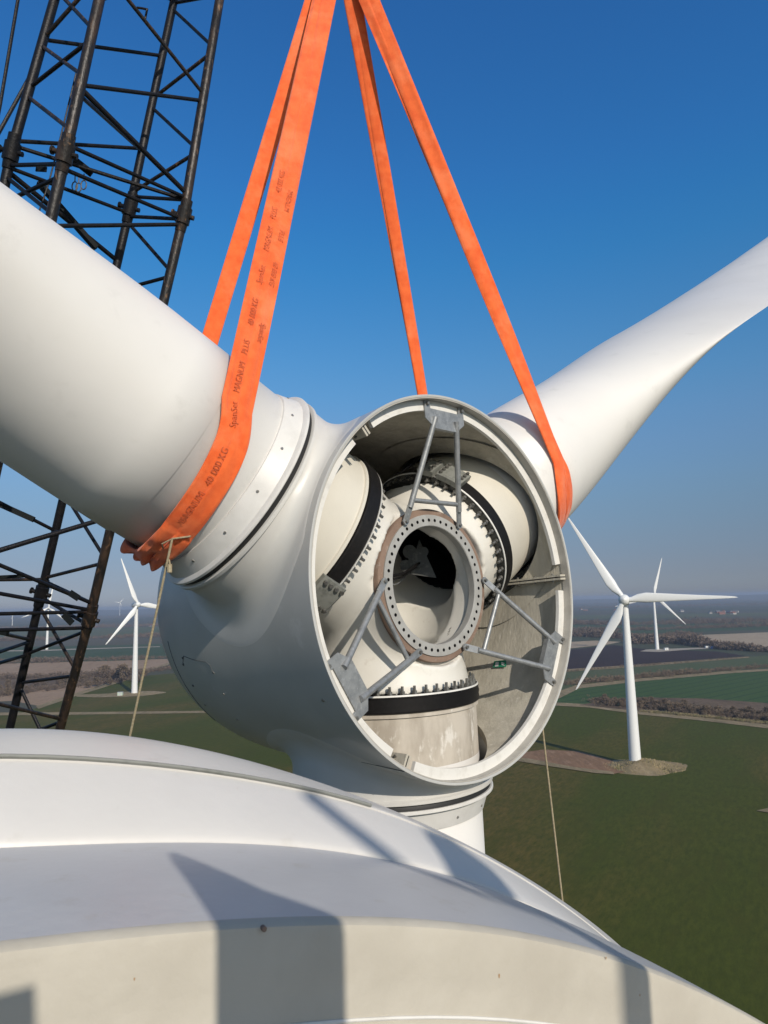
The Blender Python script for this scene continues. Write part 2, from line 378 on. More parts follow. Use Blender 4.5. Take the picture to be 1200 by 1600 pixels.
LD = [np.array([bframe(k)[0]@a_, bframe(k)[0]@b_, bframe(k)[0]@n_]) for k in range(3)]
ZF = DB-FLD
def hub_sdf(X, Y, Z):
    Pt = np.stack([X, Y, Z], -1)
    body = np.sqrt(X*X+Y*Y+(Z+.02)**2)-.80
    rr = np.sqrt(X*X+Y*Y)
    rc = np.interp(Z, [-.2, .2, .45, .70, 1], [.80, .76, .68, .655, .655])
    fl = np.maximum((rr-rc)*.93, np.maximum(Z-(ZF-.06), -Z-.2))
    out = smin(body, fl, .16); cav = np.sqrt(X*X+Y*Y+(Z+.02)**2)-.70
    cav = np.minimum(cav, np.maximum(rr-.555, np.maximum(Z-(ZF+.1), -Z)))
    lim = None
    for d in LD:
        h = Pt@d; l = np.sqrt(np.maximum((Pt**2).sum(-1)-h*h, 0))
        ra = np.interp(h, [0, .45, .9], [.66, .70, .775])
        arm = np.maximum((l-ra)*.97, np.maximum(h-1.0, -h))
        out = smin(out, arm, .13)
        cav = np.minimum(cav, np.maximum(l-.50, -h))
        lim = h-.893 if lim is None else np.maximum(lim, h-.893)
    out = np.maximum(out, lim)
    out = np.maximum(out, -np.maximum(rr-.715, (ZF-.08)-Z))
    return np.maximum(out, -cav)
pos, fs = surface_net(hub_sdf, (-1.05, -1.05, -1.0), (1.05, 1.05, .85), .026)
mb = MB(); mb.add(O_+pos@np.array([a_, b_, n_]), fs)
hub = mb.build('hub_casting', M['hub'], rotor, angle=0, recalc=True)
# main shaft flange with 48 drilled holes, primer ring round it
def flange():
    mb = MB(); Fz = C0-FLD*n_; NH = 48; rh = .0155; ri, ro, rc = .533, .632, .582
    def pt(r, t, z=0): return Fz+r*rdir(t)+z*n_
    for i in range(NH):
        t0 = 2*PI*(i+.5)/NH; dt = PI/NH; K = 16; outer = []; inner = []; deep = []
        for q in range(K):
            al = 2*PI*q/K; cx_, cy_ = math.cos(al), math.sin(al)
            inner.append(pt(rc+rh*cx_, t0+rh*cy_/rc)); deep.append(pt(rc+rh*cx_, t0+rh*cy_/rc, -.05))
            m_ = max(abs(cx_), abs(cy_)); sx, sy = cx_/m_, cy_/m_
            outer.append(pt((ro+ri)/2+(ro-ri)/2*sx, t0+dt*sy))
        mb.cur = 0; mb.grid(np.array([outer, inner]), cv=True)
        mb.cur = 1; mb.grid(np.array([inner, deep]), cv=True); mb.add(deep, [tuple(range(K))])
    mb.cur = 0
    mb.lathe(Fz, n_, a_, b_, [(-.06, ro), (0, ro)], 96)
    mb.lathe(Fz, n_, a_, b_, [(0, ri), (-.008, .527), (-.075, .527), (-.08, .535), (-.085, .56)], 96)
    mb.build('shaft_flange', [M['flange'], M['dark']], rotor, angle=30)
    MB().lathe(Fz, n_, a_, b_, [(-.075, .64), (-.075, .68), (-.07, .688), (-.022, .688), (-.016, .683), (-.014, .632), (-.05, .632)], 96).build('primer_ring', M['rust'], rotor, angle=40)
flange()
# pitch bearings with studs
def hexnut(P, ax, r, l, mb=None):
    mb = mb or MB(); mb.tube([P, P+ax*l], r, 6); return mb
for k in range(3):
    d, e1, e2 = bframe(k)
    br = MB().lathe(O_, d, e1, e2, [(.905, .80), (.905, .852), (.912, .858), (.925, .855), (.96, .861), (.985, .855), (1.02, .861), (1.034, .858), (1.038, .852), (1.038, .80)], 120).build('pitch_bearing', M['bearing'], rotor, angle=40)
    MB().lathe(O_, d, e1, e2, [(.889, .845), (.889, .851), (.902, .856), (.9035, .80)], 120).build('bearing_edge_ring', M['lip'], br)
    MB().lathe(O_, d, e1, e2, [(.8935, .50), (.8935, .846)], 120).build('bolt_ring', M['grease'], br)
    NS = 48; seen = {0: (0, 54), 1: (0, 54), 2: (0, 54)}; rest = MB()
    for i in range(NS):
        t = 2*PI*(i+.5)/NS; c = math.cos(t)*e1+math.sin(t)*e2; P = O_+c*.812+d*.8935
        m_ = MB(); hexnut(P, -d, .0235, .032, m_); hexnut(P-d*.03, -d, .0135, .042, m_)
        toward = (CAM-P)@c
        vis = c@n_ > -.15 and (k != 2 or c@n_ > .1)
        if vis: m_.build('stud_bolt', M['bolt'], br, smooth=False)
        else: rest.v, rest.f = rest.v, rest.f; rest.add(m_.v, m_.f)
    rest.mi = [0]*len(rest.f)
    rr_ = rest.build('stud_bolts', M['bolt'], br, smooth=False); rr_['kind'] = 'stuff'
# grey clamp castings on the bearings
def clamp(k, px, py, half=.13, w=.115):
    th, h, P = hit_cyl(k, px, py, .88); d, e1, e2 = bframe(k); mb = MB(); n = 9
    rows = []
    for i in range(n):
        t = th+half*(i/(n-1)*2-1)/.88
        c = math.cos(t)*e1+math.sin(t)*e2
        rows.append([O_+c*.857+d*(.97-w), O_+c*.915+d*(.97-w), O_+c*.93+d*(.97-w+.02), O_+c*.93+d*(.97+w-.02), O_+c*.915+d*(.97+w), O_+c*.857+d*(.97+w)])
    rows = np.array(rows); mb.grid(rows, cv=True)
    for q in (0, -1): mb.add(rows[q], [tuple(range(6))])
    cl = mb.build('bearing_clamp', M['clamp'], rotor, angle=30)
    for i in range(4):
        for sgn in (-1, 1):
            t = th+sgn*(half-.03)/.9; c = math.cos(t)*e1+math.sin(t)*e2
            Q = O_+c*.928+d*(.97-w+.03+i*(2*w-.06)/3); hexnut(Q, c, .019, .022).build('clamp_bolt', M['bolt'], cl, smooth=False)
clamp(1, 514, 932); clamp(0, 719, 737); clamp(0, 688, 722, .09)
# white flange lip inside the rim, in segments
def ring_seg(r0, r1, s0, s1, t0, t1, name, mt, n=60, par=rotor):
    tt = np.linspace(t0, t1, max(3, int(abs(t1-t0)/2/PI*200))); G = []
    for t in tt:
        c = rdir(t); G.append([C0-s0*n_+c*r1, C0-s0*n_+c*r0, C0-s1*n_+c*r0, C0-s1*n_+c*r1])
    G = np.array(G); mb = MB().grid(G, cv=True); mb.add(G[0], [(0, 1, 2, 3)]); mb.add(G[-1], [(3, 2, 1, 0)])
    return mb.build(name, mt, par, angle=30)
seams = [SPIN-PI/2+.02, SPIN+PI/6+.16, SPIN+5*PI/6]
g = .085
for i in range(3):
    t0, t1 = seams[i]+g, seams[(i+1) % 3]+(2*PI if i == 2 else 0)-g
    ring_seg(1.53, 1.622, .085, .12, t0, t1, 'rim_lip', M['lip'])
ring_seg(1.618, 1.6265, .003, .085, 0, 2*PI, 'rim_band', M['rimband'])
# joints between the spinner panels: paired fins with a dark gap
for t in seams:
    c = rdir(t); tg = np.cross(n_, c)
    for sgn in (-1, 1):
        mb = MB(); mb.box(C0-n_*.66+c*1.565+tg*sgn*.016, n_*.62, c*.045, tg*.010); mb.build('panel_fin', M['inner'], rotor, smooth=False)
    MB().box(C0-n_*.66+c*1.57, n_*.618, c*.042, tg*.004).build('joint_gap', M['dark'], rotor, smooth=False)
    for i in range(5):
        Q = C0-n_*(.15+i*.22)+c*1.55; MB().tube([Q-tg*.045, Q+tg*.045], .010, 8).build('joint_bolt', M['bolt'], rotor)
# galvanised strut frames between flange and rim
for kf in range(3):
    T0 = SPIN+kf*2*PI/3
    def P_(r, t, z): return C0+r*rdir(T0+t)+z*n_
    lug = [P_(.663, s*.5466, -FLD+.012) for s in (1, -1)]
    top = [P_(1.41, s*.107, -.085) for s in (1, -1)]
    fr_ = MB()
    for s in (1, -1):   # ears and body of the rim plate
        pass
    c0 = rdir(T0); tg = np.cross(n_, c0)
    def pl(x, r, z=-.065): return C0+c0*r+tg*x+z*n_
    outl = [(-.255, 1.60), (-.195, 1.61), (-.185, 1.535), (.185, 1.535), (.195, 1.61), (.255, 1.60), (.255, 1.44), (.19, 1.395), (.155, 1.36), (-.155, 1.36), (-.19, 1.395), (-.255, 1.44)]
    fr_.add([pl(x, r) for x, r in outl]+[pl(x, r, -.077) for x, r in outl],
            [(0, 1, 2, 11), (2, 3, 8, 9), (2, 9, 10, 11), (3, 4, 5, 6), (3, 6, 7, 8)]+[(23, 14, 13, 12), (21, 20, 15, 14), (23, 22, 21, 14), (18, 17, 16, 15), (20, 19, 18, 15)]
            + [(i, (i+1) % 12, 12+(i+1) % 12, 12+i) for i in range(12)])
    frame = fr_.build('strut_bracket', M['galv'], rotor, smooth=False)
    # folded lower edge
    MB().box(pl(0, 1.365, -.095), tg*.15, c0*.004, n_*.02).build('bracket_fold', M['galv'], frame, smooth=False)
    for s, Lg, Tp in ((1, lug[0], top[0]), (-1, lug[1], top[1])):
        dr = nrm(Lg-Tp); MB().tube([Tp-dr*.06+n_*.012, Lg-dr*.11+n_*.018], .0265, 14).build('strut_pipe', M['galv'], frame)
        # flattened end lug
        sd_ = nrm(np.cross(dr, n_)); q = MB()
        A0 = Lg-dr*.125; q.box((A0+Lg)/2+n_*.016+dr*.012, dr*.075, sd_*.030, n_*.006); q.tube([Lg+dr*.02-n_*.0+n_*.008, Lg+dr*.02+n_*.0235], .032, 14)
        q.build('strut_lug', M['galv'], frame)
        MB().tube([Lg+dr*.02+n_*.02, Lg+dr*.02+n_*.045], .016, 6).build('lug_bolt', M['bolt'], frame, smooth=False)
        e = pl(-s*.225, 1.57, -.06); MB().tube([e, e+n_*.02], .017, 6).build('bracket_bolt', M['bolt'], frame, smooth=False)
    q0 = [Tp+(Lg-Tp)*.80+n_*.012 for Tp, Lg in zip(top, lug)]
    MB().tube(q0, .022, 12).build('cross_pipe', M['galv'], frame)
for (x0, y0, dx, dy, rr0) in ((650, 738, 14, -5, .045), (664, 728, 16, -4, .055), (636, 748, 12, -8, .04), (677, 733, 12, 4, .04)):
    P0 = px_depth(x0, y0, 7.05); P1 = px_depth(x0+dx, y0+dy, 7.12); tm = MB().tube([P0, P0+(P1-P0)*.3, P0+(P1-P0)*.32, P1], [rr0, rr0, rr0*.7, rr0*.7], 12).build('pitch_cylinder', M['grease'], rotor)
    hexnut(P0, nrm(P0-P1), rr0*.5, .03).build('end_nut', M['bolt'], tm, smooth=False)
for pts_ in ([(620, 742), (640, 728), (662, 738), (690, 724)], [(628, 752), (648, 742), (672, 744)]):
    MB().tube([px_depth(x, y, 6.85 if x > 600 else 5.9) for x, y in pts_], .009, 8).build('hydraulic_hose', M['bearing'], rotor)
# things inside the bore: black blade root liners, pitch gear and cables
for k in range(3):
    d, e1, e2 = bframe(k)
    MB().lathe(O_, d, e1, e2, [(.9, .52), (1.7, .80), (1.75, .01)], 48).build('dark_root_liner', M['dark'], rotor)  # black cone standing in for the unlit hollow of the blade root
d, e1, e2 = bframe(0)
mb = MB(); Q = O_+.84*d
tri = [Q-.30*e1+.02*e2, Q-.10*e1-.36*e2, Q+.36*e1-.10*e2]
tri = [px_depth(x, y, 6.98) for x, y in ((655, 842), (682, 903), (640, 897))]
mb.add(tri+[t-ray(660, 880)*-.02 for t in tri], [(0, 1, 2), (5, 4, 3), (0, 3, 4, 1), (1, 4, 5, 2), (2, 5, 3, 0)]); mb.build('gusset_plate', M['grease'], rotor, smooth=False)
mb = MB()
for x, y, r in ((640, 862, .07), (652, 872, .09), (634, 884, .06), (662, 862, .05)):
    Pq = px_depth(x, y, 6.9); mb.tube([Pq, Pq+nrm(ray(x, y))*.16], r, 12)
mb.build('pitch_motor', M['grease'], rotor)
for (x0, y0, x1, y1, r) in ((606, 902, 655, 880, .013), (606, 908, 650, 886, .011), (608, 914, 632, 902, .006)):
    A0, B0 = px_depth(x0, y0, 6.45), px_depth(x1, y1, 6.9); mid = (A0+B0)/2-np.array([0, 0, .03])
    MB().tube([A0, mid, B0], r, 8).build('cable', M['bearing'] if r > .01 else M['galv'], rotor)

MB().lathe(C0-n_*2.12, n_, a_, b_, [(0, 1.53), (-.02, 1.53), (-.02, .02)], 64).build('dark_baffle', M['dark'], rotor)  # black disc added to darken the unlit nose of the spinner
# lettering helper
def text_mesh(txt, size):
    cu = bpy.data.curves.new('t', 'FONT'); cu.body = txt; cu.size = size; cu.resolution_u = 2
    o = bpy.data.objects.new('t', cu); COL.objects.link(o)
    dg = bpy.context.evaluated_depsgraph_get(); me = o.evaluated_get(dg).to_mesh()
    V = np.array([v.co[:] for v in me.vertices]).reshape(-1, 3); Fc = [tuple(p.vertices) for p in me.polygons]
    o.evaluated_get(dg).to_mesh_clear(); bpy.data.objects.remove(o); bpy.data.curves.remove(cu)
    return V, Fc
# "102" painted in the bore, found by marching a pixel ray to the hub surface
def hub_hit(px, py):
    D = nrm(ray(px, py)); t = 5.5; ft = None
    while t < 9:
        P = CAM+D*t-O_; v = hub_sdf(*[np.array([P@q]) for q in (a_, b_, n_)])[0]
        if P@n_ < ZF-.1 and v < .003: return P+O_-D*.004
        t += .004
    return CAM+D*7
hit_c, hit_u, hit_r = hub_hit(699, 990), hub_hit(697, 996), hub_hit(701, 976)
V, Fc = text_mesh('102', .085)
ex, ey = nrm(hub_hit(703, 974)-hub_hit(696, 996)), None
nn = nrm(np.cross(ex, hub_hit(692, 985)-hub_hit(699, 988))); nn = nn if nn@(CAM-hit_c) > 0 else -nn
ey = np.cross(nn, ex)
org = hub_hit(702, 993)
MB().add([org+ex*v[0]+ey*v[1]+nn*.006 for v in V], Fc).build('painted_number', M['text'], rotor, smooth=False, recalc=False)

# stickers on the inside of the shell
def shell_in(px, py, off=.006):
    D = nrm(ray(px, py)); t = 5.0
    prev = None
    for i in range(3000):
        P = CAM+D*t; s = (C0-P)@n_; rr = np.linalg.norm(P-C0+s*n_)
        if s > .15 and rr > float(prof(s))-.035-off: return P
        t += .002
    return P
def sticker(pts, name, mt, off):
    P = [shell_in(x, y, off) for x, y in pts]; MB().add(P, [tuple(range(len(P)))]).build(name, mt, rotor, smooth=False, recalc=False)
sticker([(772, 1033), (791, 1031), (791, 1042), (770, 1043)], 'safety_sticker', M['green'], .006)
sticker([(774.5, 1034.5), (779.5, 1034), (778.5, 1041), (773, 1041.5)], 'sticker_door_symbol', M['whitesign'], .010)
sticker([(783, 1034), (789, 1036), (786, 1038.2), (790, 1040.5), (783.5, 1039)], 'sticker_arrow_symbol', M['whitesign'], .010)

# outside of the spinner: joint line, inspection panel, screws
def shell_pt(s, t, off=.003):
    s = np.asarray(s, float); r = prof(s)+off; return C0-s*n_+r*rdir(t)
def shell_out(px, py, off=.004):
    D = nrm(ray(px, py)); t = 4.0
    for i in range(5000):
        P = CAM+D*t; s = (C0-P)@n_; rr = np.linalg.norm(P-C0+s*n_)
        if 0 < s < 4.3 and rr < float(prof(s))+off: return P
        t += .002
    return None
tt = np.linspace(SPIN+PI/3+.75, SPIN+PI-.72, 40)
mb = MB(); mb.tube([shell_pt(2.55, t, .0) for t in tt], .005, 6); mb.build('joint_line', M['line'], rotor)
for pl_ in ([(287, 1025), (303, 1031), (322, 1034), (329, 1040), (333, 1052)], [(287, 1025), (286, 1036)]):
    Q = [shell_out(x, y, .0) for x, y in pl_]
    if all(q is not None for q in Q): MB().tube(Q, .0045, 6).build('panel_line', M['line'], rotor)
for x, y in ((286, 1028), (287, 1038), (334, 1051), (302, 1071), (350, 1084), (321, 1101), (371, 1124), (505, 1094)):
    q = shell_out(x, y, 0)
    if q is not None:
        nn_ = nrm(q-C0-((q-C0)@n_)*n_); MB().tube([q-nn_*.005, q+nn_*.008], .012, 8).build('shell_screw', M['screw'] if y > 1080 else M['line'], rotor)
tt = seams[2]; mb = MB(); mb.tube([shell_pt(s, tt-.02, .0) for s in np.linspace(0, 1.3, 20)], .005, 6); mb.build('joint_line', M['line'], rotor)

# ------------------------------------------------------------------ slings
HOOK = px_depth(531, -75, 7.2)
def tangent(k, h, r, side):
    """point of cylinder k at station h where a line from the hook touches; side +1/-1"""
    d, e1, e2 = bframe(k); base = O_+h*d; q = HOOK-base; x, y = q@e1, q@e2
    D = math.hypot(x, y); al = math.acos(min(1, r/D)); t = math.atan2(y, x)+side*al
    return t, base+r*(math.cos(t)*e1+math.sin(t)*e2)
def band(mb, pts, wv, nv, width, thick, crumple=None, txt=None):
    """flat hose: pts centre line, wv width directions, nv outward normals"""
    K = 14; G = []
    for i, (p, wd, nn, wi) in enumerate(zip(pts, wv, nv, width)):
        ring = []
        for q in range(K):
            a = 2*PI*q/K; x = math.copysign(abs(math.cos(a))**.7, math.cos(a))*wi/2; y = math.copysign(abs(math.sin(a))**.8, math.sin(a))*thick/2
            c = 0
            if crumple is not None and y > 0: c = crumple(i, x/wi)
            ring.append(p+wd*(x*(1+(c*4 if crumple else 0)))+nn*(y+c))
        G.append(ring)
    mb.grid(np.array(G), cv=True); mb.add(G[0], [tuple(range(K))]); mb.add(G[-1], [tuple(range(K))])
def sling_path(k, hf, hb, sf, r, off_f=0, nfree=30, top_shift=0.0, hmid=None, nw=40):
    """hook -> front tangent -> under the blade -> back tangent -> hook"""
    d, e1, e2 = bframe(k)
    tf, Pf = tangent(k, hf, r, sf); tb, Pb = tangent(k, hb, r, -sf)
    # the wrap goes the long way, underneath
    down = math.atan2(-e2[2], -e1[2])
    def unwrap(a, ref):
        while a-ref > PI: a -= 2*PI
        while a-ref < -PI: a += 2*PI
        return a
    tf_, tb_ = unwrap(tf, down), unwrap(tb, down)
    pts, wv, nv = [], [], []
    vd = nrm(ray(531, 200))
    def free(P, rev):
        A = []
        H = HOOK+np.array([top_shift, 0, 0])
        for u in np.linspace(0, 1, nfree, endpoint=False):
            p = H+(P-H)*u; A.append(p)
        return A if not rev else A[::-1]
    fr = free(Pf, False); dr = nrm(Pf-HOOK); c_f = math.cos(tf)*e1+math.sin(tf)*e2; w_b = nrm(d-dr*(d@dr)); w_t = nrm(np.cross(dr, vd));
    if w_t@w_b < 0: w_t = -w_t
    for u, p in zip(np.linspace(0, 1, nfree, endpoint=False), fr):
        s = min(1, u*1.1)**2*.999; wd = nrm(w_t*(1-s)+w_b*s); pts.append(p); wv.append(wd); nn = nrm(np.cross(dr, wd)); nv.append(nn if nn@c_f > 0 else -nn)
    for u in np.linspace(0, 1, nw):
        t = tf_+(tb_-tf_)*u; h = hf+(hb-hf)*u
        if hmid is not None: h += hmid*math.sin(PI*u)
        c = math.cos(t)*e1+math.sin(t)*e2; pts.append(O_+h*d+r*c); wv.append(d); nv.append(c)
    bk = free(Pb, True); dr = nrm(Pb-HOOK); c_b = math.cos(tb)*e1+math.sin(tb)*e2; w_b = nrm(d-dr*(d@dr)); w_t = nrm(np.cross(dr, vd))
    if w_t@w_b < 0: w_t = -w_t
    for u, p in zip(np.linspace(0, 1, nfree, endpoint=False)[::-1], bk):
        s = min(1, u*1.1)**2*.999; wd = nrm(w_t*(1-s)+w_b*s); pts.append(p); wv.append(wd); nn = nrm(np.cross(dr, wd)); nv.append(nn if nn@c_b > 0 else -nn)
    # width directions must be perpendicular to the path
    pts = np.array(pts); tg = np.gradient(pts, axis=0)
    W2, N2 = [], []
    for p, wd, nn, t in zip(pts, wv, nv, tg):
        t = nrm(t); wd = nrm(wd-t*(wd@t)); n2 = nrm(np.cross(t, wd)); n2 = n2 if n2@nn > 0 else -n2; W2.append(wd); N2.append(n2)
    return pts, np.array(W2), np.array(N2)
def put_text(par, pts, W, N, txt, size, s0, across, up=True, lift=.02):
    """print a word along a sling; up: reads upwards with the letter tops to the left"""
    V, Fc = text_mesh(txt, size); seg = np.linalg.norm(np.diff(pts, axis=0), axis=1); cum = np.concatenate([[0], np.cumsum(seg)])
    out = []
    for v in V:
        s = s0+(-v[0] if up else v[0])*.86; c = across+((v[1]-size*.36) if up else -(v[1]-size*.36))
        P = np.array([np.interp(s, cum, pts[:, i]) for i in range(3)]); w_ = np.array([np.interp(s, cum, W[:, i]) for i in range(3)]); n2 = np.array([np.interp(s, cum, N[:, i]) for i in range(3)])
        out.append(P+w_*c+n2*lift)
    tag(MB().add(out, Fc).build('printed_text', M['ink'], par, smooth=False, recalc=False), 'printed word '+txt.upper() if txt not in ('SpanSet',) else None)
sl = thing('lifting_sling', HOOK, 'wide orange lifting sling wrapped under the left blade, printed with its load rating', 'sling', 'orange lifting slings')
np.random.seed(3)
def crum(i, x):
    u = (i-30)/40.
    if u < .18 or u > .95: return 0
    f = min(1, (u-.18)/.2)
    return f*.022*(math.sin(i*1.9+x*7)+.7*math.sin(i*.83+x*13+1)+.5*math.sin(i*2.7-x*5))
SF = {}
def rad_list(L): return [(rad(a), h) for a, h in L]
def sling2(par, k, wrap, tf_h, tb_h, sf, r, ts_f, ts_b, width_f, width_b, thick, key, crumple=None, nw=110, wrap_w=None):
    """hook - front tangent - round the blade through the (angle, station) list - back tangent - hook"""
    global HOOK
    d, e1, e2 = bframe(k); H0 = HOOK; vd = nrm(ray(531, 200)); pts = []; wv = []; nv = []; wd_ = []
    rt = nrm(np.cross(vd, [0, 0, 1.]))
    Hf, Hb = H0+rt*ts_f, H0+rt*ts_b
    def tang(H, h, side):
        base = O_+h*d; q = H-base; x, y = q@e1, q@e2; D = math.hypot(x, y); t = math.atan2(y, x)+side*math.acos(min(1, r/D)); return t, base+r*(math.cos(t)*e1+math.sin(t)*e2)
    tf, Pf = tang(Hf, tf_h, sf); tb, Pb = tang(Hb, tb_h, -sf)
    while (tb-tf)*sf < 0: tb += sf*2*PI
    while (tb-tf)*sf > 2*PI: tb -= sf*2*PI
    W_ = [(tf, tf_h)]+[(a, h) for a, h in rad_list(wrap) if (a-tf)*sf > .12]+[(tb, tb_h)]
    A = np.array([q[0] for q in W_])*sf; Hh = np.array([q[1] for q in W_])
    NF = 34
    def leg(H, P, c, wi, rev):
        dr = nrm(P-H); wb = nrm(d-dr*(d@dr)); wt = nrm(np.cross(dr, vd)); wt = wt if wt@wb > 0 else -wt; out = []
        for u in np.linspace(0, 1, NF, endpoint=False):
            s_ = min(1, u*1.05)**2; w1 = nrm(wt*(1-s_)+wb*s_); nn = nrm(np.cross(dr, w1)); nn = nn if nn@c > 0 else -nn
            out.append((H+(P-H)*u, w1, nn, wi[0]+(wi[1]-wi[0])*u))
        return out[::-1] if rev else out
    cf = math.cos(tf)*e1+math.sin(tf)*e2; cb = math.cos(tb)*e1+math.sin(tb)*e2; L_ = leg(Hf, Pf, cf, width_f, False)
    ts = np.linspace(tf, tb, nw); wr = []
    hh = np.interp(ts*sf, A, Hh); ker = np.ones(15)/15; hp = np.pad(hh, 7, mode='reflect', reflect_type='odd'); hh = np.convolve(hp, ker, 'valid')
    for i, (t, h) in enumerate(zip(ts, hh)):
        c = math.cos(t)*e1+math.sin(t)*e2; u = i/(nw-1); wr.append((O_+h*d+(r+.0)*c, d, c, (width_f[1]*(1-u)+width_b[1]*u)*(1+(.0 if wrap_w is None else wrap_w*math.sin(PI*u)))))
    L_ += wr+leg(Hb, Pb, cb, width_b, True)
    p = np.array([q[0] for q in L_]); tg = np.gradient(p, axis=0); W2 = []; N2 = []
    for q, t in zip(L_, tg):
        t = nrm(t); w1 = nrm(q[1]-t*(q[1]@t)); n2 = nrm(np.cross(t, w1)); n2 = n2 if n2@q[2] > 0 else -n2; W2.append(w1); N2.append(n2)
    W2 = np.array(W2); N2 = np.array(N2); width = np.array([q[3] for q in L_])
    K = 22; G = []
    for i in range(len(p)):
        ring = []; u = (i-NF)/nw; f = crumple(u) if crumple and 0 < u < 1 else 0
        for q in range(K):
            a = 2*PI*q/K; x = math.copysign(abs(math.cos(a))**.75, math.cos(a))*width[i]/2; y = math.copysign(abs(math.sin(a))**.8, math.sin(a))*thick/2
            off = 0; sx = 0
            if f:
                v = x/width[i]; ph = u*50
                off = f*.016*(math.sin(ph+v*3.5)+.8*math.sin(ph*.53+v*6+1.3)+.45*math.sin(ph*1.7-v*4))*(1 if y > 0 else 0)+f*.024*(y > 0)
                sx = f*.020*math.sin(ph*.55+2+v*1.5)+f*.12*x*math.sin(ph*.8)
            if y > 0: off += .007*math.sin(x/width[i]*9+i*.13+r*40)*math.cos(i*.21+ts_f*30)+.0035*math.sin(x/width[i]*17-i*.3)
            ring.append(p[i]+W2[i]*(x+sx)+N2[i]*(y+off+thick*.45*(0 if not f else 1)))
        G.append(ring)
    mb = MB().grid(np.array(G), cv=True); mb.add(G[0], [tuple(range(K))]); mb.add(G[-1], [tuple(range(K))])
    o = mb.build('sling_strand', M['sling'], par, angle=60); SF[key] = (p, W2, N2, NF, nw); return o
def crL(u): return min(1, max(0, (u-.36)/.12))*min(1, max(0, (.97-u)/.1))
WL = [(72, 2.335), (89, 2.30), (106, 2.256), (122, 2.217), (138, 2.20), (154, 2.17), (172, 2.14), (198, 2.13), (225, 2.12), (250, 2.11)]
sling2(sl, 1, [(a, h+.05) for a, h in WL], 2.425, 2.13, 1, .856, -.14, -.15, (.105, .150), (.165, .14), .030, 'f1', crL)
sling2(sl, 1, [(a, h-.055) for a, h in WL], 2.31, 2.08, 1, .862, -.01, -.10, (.150, .150), (.11, .10), .030, 'f2', crL)
WR = [(116, 2.42), (97, 2.34), (78, 2.26), (61, 2.27), (20, 2.3), (-30, 2.3)]
sr = thing('lifting_sling', HOOK, 'orange lifting sling running down to the right blade behind the open spinner rim', 'sling', 'orange lifting slings')
sling2(sr, 0, WR, 2.45, 2.33, -1, .856, .135, .085, (.19, .22), (.15, .16), .040, 'r1')
sling2(sr, 0, [(a, h+.03) for a, h in WR], 2.50, 2.36, -1, .850, .05, -.0, (.13, .16), (.12, .14), .030, 'r2')

# ------------------------------------------------------------------ crane boom
def rotv(wv):
    th = np.linalg.norm(wv); k = np.asarray(wv)/th; K = np.array([[0, -k[2], k[1]], [k[2], 0, -k[0]], [-k[1], k[0], 0]])
    return np.eye(3)+math.sin(th)*K+(1-math.cos(th))*K@K
JP = {'L': (18, 237), 'F': (102, 240), 'B': (203, 325), 'R': (287, 337)}
TP = {'L': (85, 0), 'F': (155, 0), 'B': (272, 0), 'R': (343, 0)}
BW, BH = 2.4, 1.596
BM = rotv([0.35041, 0.14155, 0.99968])
bc = {'top': (-4.2261, 12.6866, 15.1471), 'j1': (-5.0216, 11.7243, 7.666), 'j2': (-7.2406, 13.2936, 0.0286), 'bot': (-9.1554, 14.8342, -5.5822)}
SG = {'L': (-1, 1), 'F': (-1, -1), 'B': (1, 1), 'R': (1, -1)}
def bcorner(st, ch):
    return CAM+np.array(bc[st])+BM[:, 0]*BW/2*SG[ch][0]+BM[:, 1]*BH/2*SG[ch][1]
def pixel(P):
    q = (np.asarray(P)-CAM)@CR.T; return np.array([600+F*q[0]/q[2], 800-F*q[1]/q[2]])
chord = {}
for ch in 'LFBR':
    j1 = bcorner('j1', ch); j1 = px_depth(*JP[ch], j1[1]); tp = bcorner('top', ch)
    u = 0
    for u in np.linspace(0, 1.2, 400):
        if pixel(j1+(tp-j1)*u)[1] < 0: break
    P0 = px_depth(*TP[ch], (j1+(tp-j1)*u)[1]); T1 = j1+(P0-j1)*3.2
    j2 = bcorner('j2', ch)
    if ch == 'B': j2 = px_depth(64.6, 927, j2[1])
    if ch == 'R': j2 = px_depth(140, 966, j2[1])
    bt = bcorner('bot', ch)
    if ch == 'B': q = px_depth(16.5, 1133, (j2[1]+bt[1])/2); bt = j2+(q-j2)*1.6
    if ch == 'R': q = px_depth(94.5, 1136, (j2[1]+bt[1])/2); bt = j2+(q-j2)*1.6
    dwn = nrm(np.array(bc['bot'])-np.array(bc['j2'])); end = bt+dwn*((-bt[2]+.5)/dwn[2])
    chord[ch] = [T1, P0, j1, j2, bt, end]
def on_chord(ch, y):
    pts = chord[ch]; best = None
    for i in range(len(pts)-2):
        for u in np.linspace(0, 1, 240, endpoint=False):
            P = pts[i]+(pts[i+1]-pts[i])*u; e = abs(pixel(P)[1]-y) if (P-CAM)@CR[2] > .5 else 1e9
            if best is None or e < best[0]: best = (e, P)
    return best[1]
base = np.mean([chord[c][-1] for c in 'LFBR'], axis=0)
boom = thing('crane_boom', base, 'black lattice crane boom with rusty worn tubes standing behind the left blade', 'crane boom')
